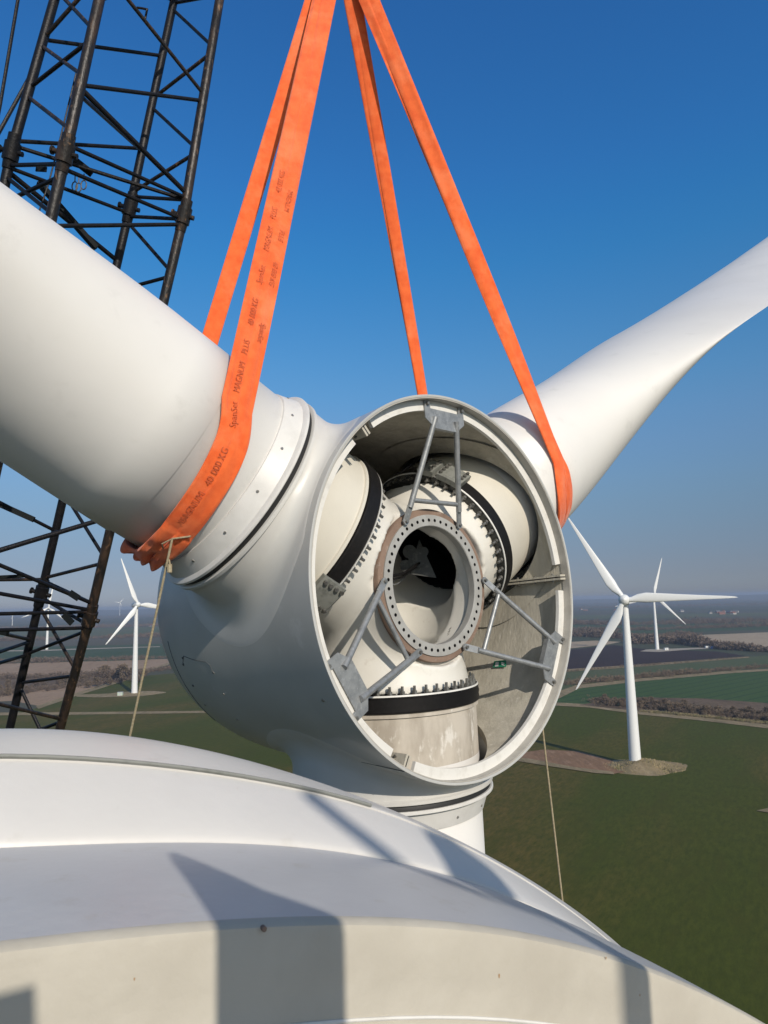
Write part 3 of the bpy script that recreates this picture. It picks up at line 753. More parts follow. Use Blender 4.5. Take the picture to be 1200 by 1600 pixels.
for ch in 'LFBR':
    MB().tube(chord[ch], .092 if ch in 'FR' else .085, 16).build('chord_tube', M['worn_steel'] if ch in 'FR' else M['black_steel'], boom)
    for i, (up_, dn) in ((2, (1, 3)), (3, (2, 4))):
        J = chord[ch][i]; t = nrm(chord[ch][i+1]-J)
        mb = MB().tube([J-t*.30, J-t*.16, J-t*.15, J+t*.15, J+t*.16, J+t*.30], [.105, .108, .135, .135, .108, .10], 14)
        s_ = nrm(np.cross(t, [0, 1, .2])); mb.tube([J-s_*.20, J+s_*.20], .045, 10); mb.tube([J-s_*.20, J-s_*.23], .07, 10); mb.build('boom_joint', M['worn_steel'] if ch in 'FR' else M['black_steel'], boom)
BR = [('L', 62, 'B', 87), ('F', 133, 'R', 157), ('F', 137, 'R', 303), ('F', 147, 'B', 236), ('F', -45, 'R', 148), ('L', 60, 'F', -50), ('L', -15, 'F', 45), ('L', 72, 'F', 118), ('L', 137, 'F', 63), ('L', 150, 'F', 203),
      ('B', 13, 'R', 72), ('B', 153, 'R', 83), ('B', 167, 'R', 230), ('B', 300, 'R', 240), ('B', 5, 'R', -8), ('L', 220, 'B', 232), ('L', 227, 'R', 313), ('F', 226, 'R', 310), ('L', 257, 'F', 257), ('L', 262, 'B', 333), ('F', 262, 'R', 342),
      ('L', 268, 'B', 408), ('L', 320, 'F', 275), ('F', 352, 'R', 350), ('B', 307, 'R', 313), ('B', 337, 'R', 342), ('B', 347, 'R', 423), ('B', 457, 'R', 433), ('L', 415, 'B', 417), ('L', 275, 'F', 335),
      ('B', 470, 'R', 560), ('B', 600, 'R', 570), ('B', 610, 'R', 700), ('B', 740, 'R', 710), ('F', 480, 'R', 620), ('L', 560, 'B', 640), ('L', 450, 'F', 520), ('F', 620, 'R', 640),
      ('L', 740, 'B', 831), ('F', 872, 'R', 806), ('B', 770, 'R', 869), ('B', 903, 'R', 881), ('F', 868, 'R', 944), ('L', 906, 'B', 906), ('B', 908, 'R', 944), ('F', 920, 'R', 954), ('F', 959, 'R', 957), ('F', 986, 'R', 981),
      ('B', 932, 'R', 977), ('R', 986, 'B', 1022), ('B', 945, 'R', 1047), ('B', 1067, 'R', 1056), ('B', 1072, 'R', 1182), ('F', 1080, 'R', 1124), ('R', 1127, 'B', 1160), ('F', 1045, 'B', 1003), ('F', 1060, 'B', 1023), ('F', 975, 'B', 1000)]
for a, ya, b, yb in BR:
    A, B = on_chord(a, ya), on_chord(b, yb)
    thick = .047 if (a, ya) in (('L', 268), ('F', 137), ('F', 872)) else .036
    MB().tube([A, B], thick, 10).build('lattice_brace', M['black_steel'] if (ya % 3 or thick > .04) else M['worn_steel'], boom)
# lacing above and below the frame
for i0, i1, nseg in ((0, 1, 5), (4, 5, 18)):
    for c1, c2 in (('L', 'F'), ('F', 'R'), ('R', 'B'), ('B', 'L')):
        mb = MB()
        for q in range(nseg):
            pa = lambda c, u: chord[c][i0]+(chord[c][i1]-chord[c][i0])*u
            A, B = pa(c1, q/nseg), pa(c2, (q+.5)/nseg); mb.tube([A, B], .036, 8); mb.tube([B, pa(c1, (q+1)/nseg)], .036, 8)
        mb.build('lacing', M['black_steel'], boom)
# walkway boards and tag plates
def board(A, B, w_, t_, name='walkway_board', mt=None):
    mt = M['plate']; t_ *= .6
    d = nrm(B-A); s_ = nrm(np.cross(d, [0, 0, 1.])); u_ = np.cross(s_, d); MB().box((A+B)/2, (B-A)/2, s_*w_, u_*t_).build(name, mt or M['black_steel'], boom, smooth=False)
def yq(x, y, dy): return px_depth(x, y, dy)
board(yq(60, 285, 12.0), yq(150, 388, 12.6), .07, .07)
board(yq(112, 247, 11.6), yq(144, 272, 11.8), .05, .08)
board(yq(-5, 786, 13.3), yq(53, 812, 13.5), .05, .09)
board(yq(-5, 902, 12.9), yq(36, 900, 13.0), .05, .05)
board(yq(109, 926, 13.0), yq(123, 935, 13.0), .01, .10, 'tag_plate', M['plate'])
board(yq(99, 960, 13.0), yq(113, 974, 13.0), .01, .10, 'tag_plate', M['plate'])
board(yq(56, 264, 12.0), yq(73, 265, 12.0), .01, .08, 'tag_plate', M['plate'])
board(yq(-8, 985, 12.9), yq(12, 990, 12.9), .05, .06)
for px_, py_ in ((116, 290), (122, 292), (130, 288)):   # hanging shackles
    c = yq(px_, py_, 11.7); aa = np.linspace(0, 2*PI, 12)
    MB().tube([c+np.array([.05*math.cos(q), .02, .09*math.sin(q)]) for q in aa], .011, 6).build('shackle', M['grease'], boom)
    MB().tube([c+np.array([0, .02, .08]), c+np.array([0, .02, .22])], .01, 6).build('shackle', M['grease'], boom)
for pts_ in ([(226, 34), (230, 14)], [(214, 12), (222, 13), (231, 15)]):
    MB().tube([yq(x, y, 12.6) for x, y in pts_], .022, 8).build('bracket_arm', M['black_steel'], boom)
pen = MB().tube([yq(30, -40, 13), yq(28, 0, 13), yq(0, 165, 13), yq(-60, 470, 13)], .035, 10).build('pendant_cable', M['black_steel'], None)
pen['_o'] = [0, 0, 0]; tag(pen, 'black pendant cable hanging at the left edge of the boom', 'cable')
MB().tube([yq(52, 110, 12.4), yq(0, 204, 12.2), yq(-40, 276, 12)], .036, 8).build('lattice_brace', M['black_steel'], boom)
MB().tube([yq(120, 110, 11.2), yq(92, 225, 11.2), yq(75, 290, 11.2), yq(56, 345, 11.2)], .014, 6).build('boom_cable', M['black_steel'], boom)

# hook block above the picture
hk = thing('hook_block', HOOK, 'black crane hook just showing where the orange slings meet', 'crane hook')
mb = MB(); aa = np.linspace(-PI*.15, PI*1.25, 20)
MB().tube([HOOK+np.array([.16*math.cos(q)*-1, 0, .16*math.sin(q)*-1+.0]) for q in aa]+[HOOK+np.array([0, 0, .5])], .07, 12).build('hook', M['black_steel'], hk)
MB().box(HOOK+np.array([0, 0, .85]), np.array([.22, 0, 0]), np.array([0, .12, 0]), np.array([0, 0, .38])).build('block', M['black_steel'], hk, smooth=False)
MB().tube([HOOK+np.array([.1, 0, 1.2]), HOOK+np.array([.1, 0, 14])], .014, 6).build('hoist_rope', M['black_steel'], hk)

# printed text on the slings
for nm, txts in (('f1', [(.60, .0, True), (.35, .02, True), (.1, .0, True)]),):
    pass
def text_at(nm, px, py, txt, size, across, up=True, par=None):
    p, W, N = SF[nm][:3]; seg = np.linalg.norm(np.diff(p, axis=0), axis=1); cum = np.concatenate([[0], np.cumsum(seg)])
    S_ = np.arange(.2, cum[100], .015); Q = [pixel([np.interp(q, cum, p[:, i]) for i in range(3)]) for q in S_]
    put_text(par, p, W, N, txt, size, S_[int(np.argmin([abs(q[1]-py) for q in Q]))], across, up=up, lift=.0255)
for x, y, t in ((372, 668, 'SpanSet'), (385, 612, 'MAGNUM'), (395, 552, 'PLUS'), (401, 508, '40 000 KG'), (413, 442, 'SpanSet'), (424, 392, 'MAGNUM'), (432, 342, 'PLUS'), (440, 300, '40 000 KG'), (345, 752, '40 000 KG'), (295, 812, 'MAGNUM')):
    text_at('f1', x, y, t, .074, -.015, True, sl)
for x, y, t in ((455, 300, 'MAGNUM'), (446, 362, 'PLUS'), (440, 412, '40 000 KG'), (425, 508, 'SpanSet')):
    text_at('f2', x, y, t, .070, -.01, False, sl)

# ------------------------------------------------------------------ tag lines
def rope(pts, r, label, px0=None):
    o = MB().tube(pts, r, 8).build('tag_line', M['rope'], None, origin=pts[0]); tag(o, label, 'rope', 'tag lines'); return o
t_, h_, Pr = hit_cyl(1, 269, 842, .90)
Pe = px_depth(203, 1150, Pr[1]+.35); dd = Pe-Pr; end = Pr+dd*((Pr[2]-.3)/-dd[2])
o1 = rope([Pr, Pr+(end-Pr)*.03, end], .009, 'thin hemp rope tied round the left sling and hanging down to the field')
_, _, P2 = hit_cyl(1, 298, 838, .89); q = MB(); q.tube([P2, Pr, ], .007, 8); _, _, P3 = hit_cyl(1, 255, 858, .895); _, _, P4 = hit_cyl(1, 264, 872, .9)
q.tube([Pr, (Pr+P3)/2+np.array([-.03, -.03, 0]), P3, P4, px_depth(266, 885, P4[1]-.05)], .006, 8); K_ = px_depth(265, 888, Pr[1]+.01); q.tube([K_-np.array([.0, 0, .03]), K_+np.array([0, 0, .03])], .018, 8)
kn = q.build('rope_knot', M['rope'], o1)
A_ = px_depth(812, 820, 8.2); B_ = px_depth(848, 1140, 8.2); E_ = px_depth(878, 1400, 8.2); dd = E_-B_
rope([A_, B_, E_, E_+dd*((E_[2]-.3)/-dd[2])], .011, 'thin rope hanging below the right side of the spinner before the green field')

# ------------------------------------------------------------------ our own turbine: nacelle roof and tower
TH = rad(30); nd_ = np.array([-math.sin(TH), math.cos(TH), 0]); nu_ = np.array([math.cos(TH), math.sin(TH), 0])
curves = {'sil': [(0, 1138), (100, 1141), (200, 1151), (300, 1168), (400, 1190), (460, 1207), (600, 1265), (700, 1303), (800, 1358), (870, 1402), (930, 1450), (990, 1500)],
          'line': [(0, 1190), (120, 1192), (230, 1201), (330, 1212), (430, 1228), (540, 1250), (620, 1270)],
          'blue': [(0, 1325), (100, 1320), (200, 1318), (300, 1317), (400, 1319), (500, 1328), (600, 1342), (700, 1368), (800, 1405), (900, 1450), (985, 1500)],
          'cream': [(0, 1487), (100, 1470), (200, 1458), (300, 1450), (400, 1446), (500, 1443), (600, 1444), (700, 1449), (800, 1460), (900, 1477), (985, 1500), (1090, 1550), (1200, 1600)]}
def arc(name, D, KR=.35):
    pts = []
    for x, y in curves[name]:
        d = ray(x, y); pts.append(d/(d@nd_)*D)
    pts = np.array(pts); X = pts@nu_; Z = pts[:, 2]; deg = 4 if len(X) > 8 else 3
    c = np.polyfit(X, Z, deg); x0, x1 = X[0], X[-1]; dc = np.polyder(c)
    A = np.stack([X, Z, np.ones_like(X)], 1); s = np.linalg.lstsq(A, -(X**2+Z**2), rcond=None)[0]; xc, zc = -s[0]/2, -s[1]/2; R_ = math.sqrt(xc**2+zc**2-s[2])
    def f(x):
        x = np.asarray(x, float); xi = np.clip(x, x0, x1); z = np.polyval(c, xi)
        k = -1/R_*1.1
        for lim, m in ((x0, x < x0), (x1, x > x1)):
            dx = x-lim; sl_ = np.polyval(dc, lim); z = np.where(m, np.polyval(c, lim)+sl_*dx+.5*(k if lim == x0 else -KR)*dx*dx, z)
        return z
    return f
DS = {'cream': 1.2, 'blue': 1.8, 'line': 2.0, 'sil': 2.25}
A_c, A_b, A_l, A_s = [arc(k, DS[k], q) for k, q in (('cream', .4), ('blue', 1.0), ('line', .5), ('sil', 1.6))]
XS = np.linspace(-2.6, 3.0, 200)
def row(D, z): return CAM+XS[:, None]*nu_+D*nd_+np.asarray(z)[:, None]*np.array([0, 0, 1.])
own = thing('wind_turbine', (CAM[0]+nd_[0]*1.5, CAM[1]+nd_[1]*1.5, 0), 'white stepped nacelle roof curving across the whole bottom of the picture', 'wind turbine')
zc_, zb_, zl_, zs_ = A_c(XS), A_b(XS), A_l(XS), A_s(XS)
def below(z, D, gap): lim = D/2.25*A_s(XS*2.25/D)-gap; return np.where(XS > .3, -np.logaddexp(-z*60, -lim*60)/60, z)
zl_ = below(zl_, 2.0, .012); zb_ = below(zb_, 1.8, .02)
rows = [row(1.2, zc_-1.6), row(1.2, zc_-.30), row(1.2, zc_-.216), row(1.206, zc_-.208), row(1.206, zc_-.10), row(1.206, zc_-.022), row(1.209, zc_-.008), row(1.218, zc_-.001), row(1.23, zc_+.0)]
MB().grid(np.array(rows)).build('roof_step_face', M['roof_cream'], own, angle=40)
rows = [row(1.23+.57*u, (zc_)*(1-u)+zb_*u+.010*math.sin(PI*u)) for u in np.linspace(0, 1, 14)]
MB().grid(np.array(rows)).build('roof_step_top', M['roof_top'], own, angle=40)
rows = [row(1.80, zb_-.02), row(1.803, zb_+.004)]
for u in np.linspace(.1, 1, 10):
    rows.append(row(1.803+.197*u**1.25, zb_+.004+(zl_-zb_-.004)*(u)))
MB().grid(np.array(rows)).build('roof_rise', M['roof_white'], own, angle=50)
rows = [row(1.985, zl_-.02), row(2.004, zl_-.018), row(2.006, zl_+.006), row(2.016, zl_+.010)]
for u in np.linspace(.12, 1, 10): rows.append(row(2.016+.234*u, zl_+.010+(zs_-zl_-.010)*math.sin(u*PI/2)))
for u in np.linspace(.1, 1, 12): rows.append(row(2.25+.75*u, zs_*(1+.333*u)-.75*u*u))
rows.append(row(3.02, zs_-2.6))
MB().grid(np.array(rows)).build('roof_front', M['roof_white'], own, angle=50)
MB().tube([q+np.array([0, 0, .012]) for q in row(2.006, zl_)[20:134:3]], .006, 6).build('roof_seam_line', M['clamp'], own)  # dark tube drawn along the seam in place of a shaded groove
# floor of the hatch the camera looks out of, and side and lower body
mb = MB(); G = [row(-6.4, np.full_like(XS, -1.9)), row(1.2, np.full_like(XS, -1.9))]; mb.grid(np.array(G)).build('hatch_floor', M['roof_top'], own)
ZT = -2.2
prof_ = [(-2.3, -1.5), (-2.2, -2.9), (-1.2, -4.2), (1.0, -4.2), (1.8, -3.2), (1.9, -2.2)]
mb = MB(); G = np.array([[CAM+x*nu_+D*nd_+np.array([0, 0, z]) for x, z in prof_] for D in (-6.5, 2.9)]); mb.grid(G); mb.add(G[0], [tuple(range(6))]); mb.add(G[1], [tuple(range(6))]); mb.build('nacelle_body', M['roof_white'], own, angle=30)
tb = np.array([CAM[0]-nd_[0]*1.2, CAM[1]-nd_[1]*1.2, 0]); MB().lathe(tb, np.array([0, 0, 1.]), np.array([1., 0, 0]), np.array([0, 1., 0]), [(0, 2.0), (CAMZ-4.1, 1.25)], 48).build('tower', M['turb'], own)

# small marks and fittings on the roof
q = px_depth(411, 1451, 1.2); c = row(1.206, zc_); i_ = int(np.argmin(np.linalg.norm(c-(CAM+ray(411, 1449)/(ray(411, 1449)@nd_)*1.206), axis=1))); P = c[i_]+np.array([0, 0, -.008])
MB().tube([P+nd_*.004, P-nd_*.006], .0045, 10).build('edge_rivet', M['rust'], own)
M['rustspot'] = mat('rust_spot', (.32, .20, .10), .8)
for x, y, r_ in ((780, 1525, .0022), (947, 1497, .0016), (1000, 1555, .0014), (210, 1530, .0012)):
    c0_ = CAM+ray(x, y)/(ray(x, y)@nd_)*1.2055; a_2 = np.linspace(0, 2*PI, 9)[:-1]
    MB().add([c0_+nu_*r_*math.cos(t)*(1+.3*math.sin(3*t))+np.array([0, 0, r_*2.2*math.sin(t)]) for t in a_2], [tuple(range(8))]).build('rust_speck', M['rustspot'], own, smooth=False, recalc=False)
msk = (XS > .10)&(XS < 1.7)
MB().tube([q+np.array([0, 0, -.166])-nd_*.001 for q in row(1.2055, zc_)[msk][::3]], .0035, 6).build('moulding_bead', M['lip'], own)

# unseen casters added behind the camera, shaped to throw shadows across the steps
def rp(u, D, z): return CAM+u*nu_+D*nd_+np.array([0, 0, z])
caster = thing('shadow_panel', rp(.4, -.6, -1.9), 'grey slanted panel added unseen behind the camera to cast the roof shadow', 'shadow caster')  # added panel, outlined to throw the slanted shadow on the steps
ol = [(.30, -1.9), (.285, .60), (.292, .635), (.31, .64), (.42, .475), (.50, .40), (.52, .375), (.53, -1.9)]
mb = MB(); mb.add([rp(u, -.62, z) for u, z in ol]+[rp(u, -.56, z) for u, z in ol], [tuple(range(7, -1, -1)), tuple(range(8, 16))]+[(i, (i+1) % 8, 8+(i+1) % 8, 8+i) for i in range(8)]); mb.build('caster_panel', M['roof_top'], caster, smooth=False)
for z in (-.9, .1): MB().tube([rp(.285, -.59, z), rp(.285, -.59, z+.14)], .012, 8).build('panel_rod', M['galv'], caster)
pst = thing('shadow_post', rp(1.27, -.6, -1.9), 'short grey post added unseen behind the camera to cast a narrow shadow', 'post')  # added post that throws the narrow strip of shade on the face
MB().tube([rp(1.265, -.6, -1.9), rp(1.265, -.6, .36)], .042, 16).build('post', M['galv'], pst); MB().tube([rp(1.265, -.6, .36), rp(1.265, -.6, .39)], .055, 16).build('cap', M['galv'], pst)
FAR = SUNV*3.9
mast = thing('shadow_mast', rp(1.25, -.6, 0)+np.array([FAR[0], FAR[1], -1.9]), 'tall mast with a slanted stay, added unseen to cast soft roof shadows', 'obstruction light')  # added out of view, set far sunward so its roof shadow is soft
top_ = rp(1.24, -.6, .40)+FAR; MB().tube([top_*np.array([1, 1, 0])+np.array([0, 0, CAMZ-1.9]), top_], .03, 16).build('post', M['galv'], mast)
MB().tube([q+FAR for q in (rp(1.25, -.6, .37), rp(1.26, -.6, .44), rp(1.22, -.6, .56), rp(1.17, -.6, .635))], [.15, .13, .08, .02], 20).build('mast_head', M['collar'], mast)
MB().tube([q+FAR for q in (rp(1.06, -.6, .38), rp(.97, -.6, .51), rp(.84, -.6, .69), rp(.76, -.6, .82))], .028, 10).build('stay', M['galv'], mast)
MB().tube([q+FAR for q in (rp(1.06, -.6, .38), rp(1.24, -.6, .25))], .012, 10).build('stay', M['galv'], mast)
bx = thing('shadow_box', rp(-.3, -.75, -1.9), 'grey box added unseen behind the camera to cast the corner shadow', 'vent box')  # added in place of the photographer to shade the lower left corner
MB().box(rp(-.32, -.80, -.745), nu_*.32, nd_*.15, np.array([0, 0, 1.155])).build('housing', M['roof_top'], bx, smooth=False); MB().box(rp(-.32, -.80, .425), nu_*.335, nd_*.165, np.array([0, 0, .012])).build('lid', M['galv'], bx, smooth=False)

# ------------------------------------------------------------------ distant turbines
def turbine(bx, by, hz, L, yaw, phase, label, tilt=4, scale=1.0, parts=True, z0=0, group='turbines standing in the fields'):
    B = px_ground(bx, by, z0); t = thing('wind_turbine', B, label, 'wind turbine', group)
    up = np.array([0, 0, 1.]); fw = np.array([math.sin(yaw), -math.cos(yaw), 0]); sd_ = np.cross(up, fw)
    fw = nrm(fw+up*math.tan(rad(tilt))); 
    nn = 40
    MB().lathe(B, up, np.array([1., 0, 0]), np.array([0, 1., 0]), [(0, 2.15*scale), (.35, 2.15*scale), (hz*.33, 1.85*scale), (hz*.66, 1.5*scale), (hz-1.6*scale, 1.2*scale), (hz-1.5*scale, .2)], nn).build('tower', M['turb'], t)
    H = B+up*hz; hubc = H+fw*3.2*scale; u2 = np.cross(fw, sd_)*1.0
    u2 = nrm(np.cross(sd_, fw)); u2 = u2 if u2[2] > 0 else -u2
    nb = MB(); sec = []
    for d_, w_, h_ in ((1.7, 1.25, 1.25), (.9, 1.65, 1.6), (-1.5, 1.75, 1.75), (-4.5, 1.65, 1.7), (-6.8, 1.25, 1.35), (-7.2, .9, 1.0)):
        c = H+fw*d_*scale+up*.1; r_ = []
        for q in np.linspace(0, 2*PI, 20, endpoint=False):
            x = math.copysign(abs(math.cos(q))**.6, math.cos(q))*w_*scale; y = math.copysign(abs(math.sin(q))**.6, math.sin(q))*h_*scale; r_.append(c+sd_*x+up*y)
        sec.append(r_)
    nb.grid(np.array(sec), cv=True); nb.add(sec[0], [tuple(range(20))]); nb.add(sec[-1], [tuple(range(20))]); nc = nb.build('nacelle', M['turb'], t, angle=40)
    MB().tube([H-fw*5.5*scale+up*1.7*scale, H-fw*5.5*scale+up*2.9*scale], .06, 6).build('wind_sensor', M['turb_grey'], nc)
    MB().lathe(hubc-fw*1.5*scale, fw, sd_, u2, [(0, 1.5*scale), (.3*scale, 1.95*scale), (1.5*scale, 2.05*scale), (2.4*scale, 1.75*scale), (3.1*scale, 1.1*scale), (3.45*scale, .02)], 24).build('hub', M['turb'], t, angle=0)
    for i in range(3):
        a = phase+i*2*PI/3; d = math.cos(a)*sd_+math.sin(a)*u2; tg = np.cross(fw, d); rows = []; A = np.linspace(0, 2*PI, 16, endpoint=False)
        for h, c, th, tw in ((1.2, 1.7, 1.7, 0), (2.6, 1.75, 1.6, 0), (5, 2.7, 1.2, 14), (8, 3.3, .95, 12), (13, 2.8, .6, 8), (20, 2.1, .38, 5), (28, 1.4, .22, 3), (35, .85, .12, 1), (38, .5, .07, 0), (39, .08, .03, 0)):
            h2 = h*L/39; pa = .5 if h < 3 else .32; x = (1-np.cos(A))/2; y = np.sin(A)*.5*th*(1 if h < 3 else (1.25-.6*x)); tr = rad(tw); cdv = math.cos(tr)*tg+math.sin(tr)*fw; nv_ = np.cross(d, cdv)
            rows.append(hubc+h2*d+((x-pa)*c*1.12*scale)[:, None]*cdv+(y*1.15*scale)[:, None]*nv_)
        G = np.array(rows); mb = MB().grid(G, cv=True); mb.add(G[-1], [tuple(range(16))]); mb.build('blade', M['turb'], t, angle=0)
    if parts:
        c = B+nrm(np.array([CAM[0]-B[0], CAM[1]-B[1], 0])+sd_*30)*2.12*scale
    return B, t
B1, t1 = turbine(993, 1197, 60, 38, rad(-21), rad(0), 'large white turbine on the grassy mound in the field at right', tilt=5)
B2, t2 = turbine(1027, 1015, 61, 46, rad(-8), rad(74), 'smaller white turbine behind the large one, standing beside a dark ploughed field', scale=1.0)
B3, t3 = turbine(210, 1084, 63.5, 36, rad(40), rad(110), 'white turbine in the green field between the crane boom and the spinner')
B4, t4 = turbine(73, 1015, 64, 40, rad(35), rad(80), 'distant white turbine seen through the lattice of the crane boom')
B5, t5 = turbine(19, 978, 46, 20, rad(35), rad(20), 'tiny far turbine beyond the fields at the left edge', parts=False, scale=.6)
B6, t6 = turbine(187, 962, 105, 45, rad(35), rad(50), 'tiny hazy turbine on the horizon just left of the field turbine', parts=False)

# ------------------------------------------------------------------ ground
def ground_mat(name, c1, c2, c3=None, sc_=(.012, .05), rows=None, rowang=0, rowcol=None, rowscale=.3, mixr=(.4, .62), m3=(.5, .72)):
    m = bpy.data.materials.new(name); m.use_nodes = True; N = m.node_tree.nodes; L = m.node_tree.links; b = N['Principled BSDF']; b.inputs['Roughness'].default_value = .95; b.inputs['Specular IOR Level'].default_value = .15
    g = N.new('ShaderNodeNewGeometry'); mp = N.new('ShaderNodeMapping'); L.new(g.outputs['Position'], mp.inputs[0]); mp.inputs['Rotation'].default_value = (0, 0, rowang)
    def noise(s, det=6, vec=None, rough=.6):
        t = N.new('ShaderNodeTexNoise'); t.inputs['Scale'].default_value = s; t.inputs['Detail'].default_value = det; t.inputs['Roughness'].default_value = rough; L.new(vec or mp.outputs[0], t.inputs[0]); return t.outputs[0]
    def rng(v, a, b_):
        r = N.new('ShaderNodeMapRange'); r.inputs[1].default_value = a; r.inputs[2].default_value = b_; L.new(v, r.inputs[0]); return r.outputs[0]
    def mixc(f, A, B):
        x = N.new('ShaderNodeMix'); x.data_type = 'RGBA'; L.new(f, x.inputs[0])
        for i, q in ((6, A), (7, B)):
            if isinstance(q, tuple): x.inputs[i].default_value = (*q, 1)
            else: L.new(q, x.inputs[i])
        return x.outputs[2]
    m2 = N.new('ShaderNodeMapping'); L.new(mp.outputs[0], m2.inputs[0]); m2.inputs['Scale'].default_value = (1, .28, 1)
    out = mixc(rng(noise(sc_[0], vec=m2.outputs[0]), *mixr), c1, c2)
    if c3: out = mixc(rng(noise(sc_[1], vec=m2.outputs[0]), *m3), out, c3)
    fine = noise(.8, 5, rough=.75, vec=m2.outputs[0]); out = mixc(rng(fine, .38, .70), out, tuple(q*.66 for q in c1)); out = mixc(rng(noise(.13, 7, rough=.75, vec=m2.outputs[0]), .50, .68), out, tuple(q*.74 for q in c2))
    if rowcol:
        wv = N.new('ShaderNodeTexWave'); wv.inputs['Scale'].default_value = rowscale; wv.inputs['Distortion'].default_value = .4; wv.inputs['Detail'].default_value = 1; L.new(mp.outputs[0], wv.inputs[0])
        out = mixc(rng(wv.outputs[1], .93, 1.0), out, rowcol)
    L.new(out, b.inputs['Base Color']); return m
G_ = {}
G_['base'] = ground_mat('meadow_far', (.055, .070, .038), (.10, .092, .065), (.16, .12, .09), (.004, .0012))
G_['near'] = ground_mat('winter_wheat', (.062, .075, .008), (.076, .080, .010), (.125, .088, .022), (.022, .011), rowang=.5, m3=(.47, .60))
G_['green2'] = ground_mat('bright_wheat', (.052, .098, .028), (.062, .104, .032), None, (.02, .05), rowang=.9, rowcol=(.02, .05, .02), rowscale=.03)
G_['olive'] = ground_mat('pasture', (.080, .105, .045), (.105, .115, .058), (.13, .115, .07), (.02, .012))
G_['plough'] = ground_mat('ploughed_soil', (.036, .022, .022), (.046, .030, .028), (.055, .036, .032), (.02, .05), rowang=.3, rowcol=(.028, .018, .018), rowscale=.08)
G_['tan'] = ground_mat('stubble', (.44, .34, .235), (.38, .29, .195), (.50, .385, .27), (.02, .02))
G_['brown'] = ground_mat('brown_stubble', (.36, .25, .165), (.31, .21, .135), (.41, .30, .21), (.02, .01))
G_['dry'] = ground_mat('dry_grass', (.31, .235, .135), (.22, .18, .10), (.38, .30, .19), (.3, .12))
G_['soil'] = ground_mat('bare_soil', (.28, .165, .095), (.22, .135, .08), (.34, .22, .14), (.1, .3))
G_['track'] = ground_mat('gravel_track', (.42, .37, .30), (.36, .31, .25), None, (.1, .3))
G_['dkgreen'] = ground_mat('dark_meadow', (.046, .080, .036), (.066, .092, .045), None, (.01, .02))
G_['scrub'] = ground_mat('scrub_floor', (.11, .078, .052), (.20, .14, .09), (.08, .07, .045), (.05, .02))
G_['water'] = mat('pond_water', (.02, .025, .03), .15)
me = MB(); rr_ = [0, 60, 200, 500, 1200, 3000, 7000, 14000, 26000]; tt = np.linspace(0, 2*PI, 64, endpoint=False)
me.grid(np.array([[(r*math.cos(t), r*math.sin(t)+0, 0) for t in tt] for r in rr_[1:]]), cv=True); me.add([(60*math.cos(t), 60*math.sin(t), 0) for t in tt], [tuple(range(64))])
tag(me.build('ground', G_['base'], None, smooth=False), kind='structure')
LAY = [0.004]
def patch(name, px, mt, world=None):
    LAY[0] += .012; P = [px_ground(x, y) for x, y in px]; P = [(p[0], p[1], LAY[0]) for p in P]
    mb = MB(); mb.add(P, [tuple(range(len(P)))]); o = mb.build(name, mt, None, smooth=False); tag(o, kind='structure'); return o
patch('field', [(-2500, 1500), (-900, 1300), (60, 1106), (115, 1087), (205, 1058), (400, 1040), (700, 1070), (860, 1098), (920, 1103), (1000, 1112), (1100, 1122), (1200, 1134), (1500, 1165), (2600, 1400), (3500, 2600), (900, 9000), (-1500, 5000)], G_['near'])
patch('field', [(-1500, 1180), (20, 1095), (60, 1103), (115, 1086), (205, 1058), (265, 1037), (330, 1028), (0, 1036), (-800, 1060)], G_['brown'])
patch('field', [(-900, 1060), (0, 1037), (230, 1031), (270, 1026), (420, 1016), (300, 1005), (0, 1012), (-900, 1030)], G_['dkgreen'])
patch('field', [(-900, 1010), (0, 1000), (270, 990), (420, 990), (400, 975), (0, 986), (-900, 1000)], G_['olive'])
patch('field', [(700, 1110), (868, 1098), (872, 1088), (905, 1073), (1000, 1062), (1145, 1050), (1210, 1047), (1800, 1010), (2200, 1100), (1800, 1160), (1200, 1132), (1100, 1121), (1000, 1111), (920, 1102)], G_['green2'])
patch('field', [(700, 1090), (872, 1087), (903, 1072), (1000, 1061), (1145, 1048), (1210, 1043), (1600, 1015), (1600, 985), (1210, 1024), (1170, 1026), (1000, 1040), (885, 1050), (700, 1065)], G_['olive'])
patch('field', [(650, 1066), (885, 1048), (1000, 1038), (1165, 1025), (1120, 1018), (1000, 1014), (960, 1008), (893, 1015), (700, 1030)], G_['plough'])
patch('field', [(850, 1012), (893, 1013), (950, 1007), (970, 1003), (930, 1001), (893, 1003), (850, 1003)], G_['tan'])
patch('field', [(1040, 999), (1100, 992), (1200, 988), (1500, 980), (1600, 1000), (1250, 1012), (1200, 1011), (1080, 1003)], G_['tan'])
patch('field', [(850, 985), (1000, 990), (1200, 984), (1500, 972), (1500, 960), (1200, 968), (1000, 972), (850, 974)], G_['dkgreen'])
patch('field', [(850, 968), (1000, 966), (1200, 962), (1200, 957), (1000, 960), (850, 962)], G_['olive'])
patch('path', [(-100, 1119), (120, 1117), (420, 1113), (420, 1110), (120, 1113), (-100, 1114)], G_['dry'])
patch('path', [(60, 1108), (115, 1089), (205, 1061), (268, 1037), (264, 1035), (203, 1057), (112, 1085), (56, 1104)], G_['dry'])
patch('path', [(120, 1089), (150, 1090), (222, 1088), (238, 1086), (228, 1083), (200, 1083), (140, 1085), (118, 1086)], G_['dry'])
patch('path', [(-50, 1019), (76, 1017), (110, 1015.5), (250, 1011), (250, 1010), (110, 1014), (76, 1015.5), (-50, 1017)], G_['track'])
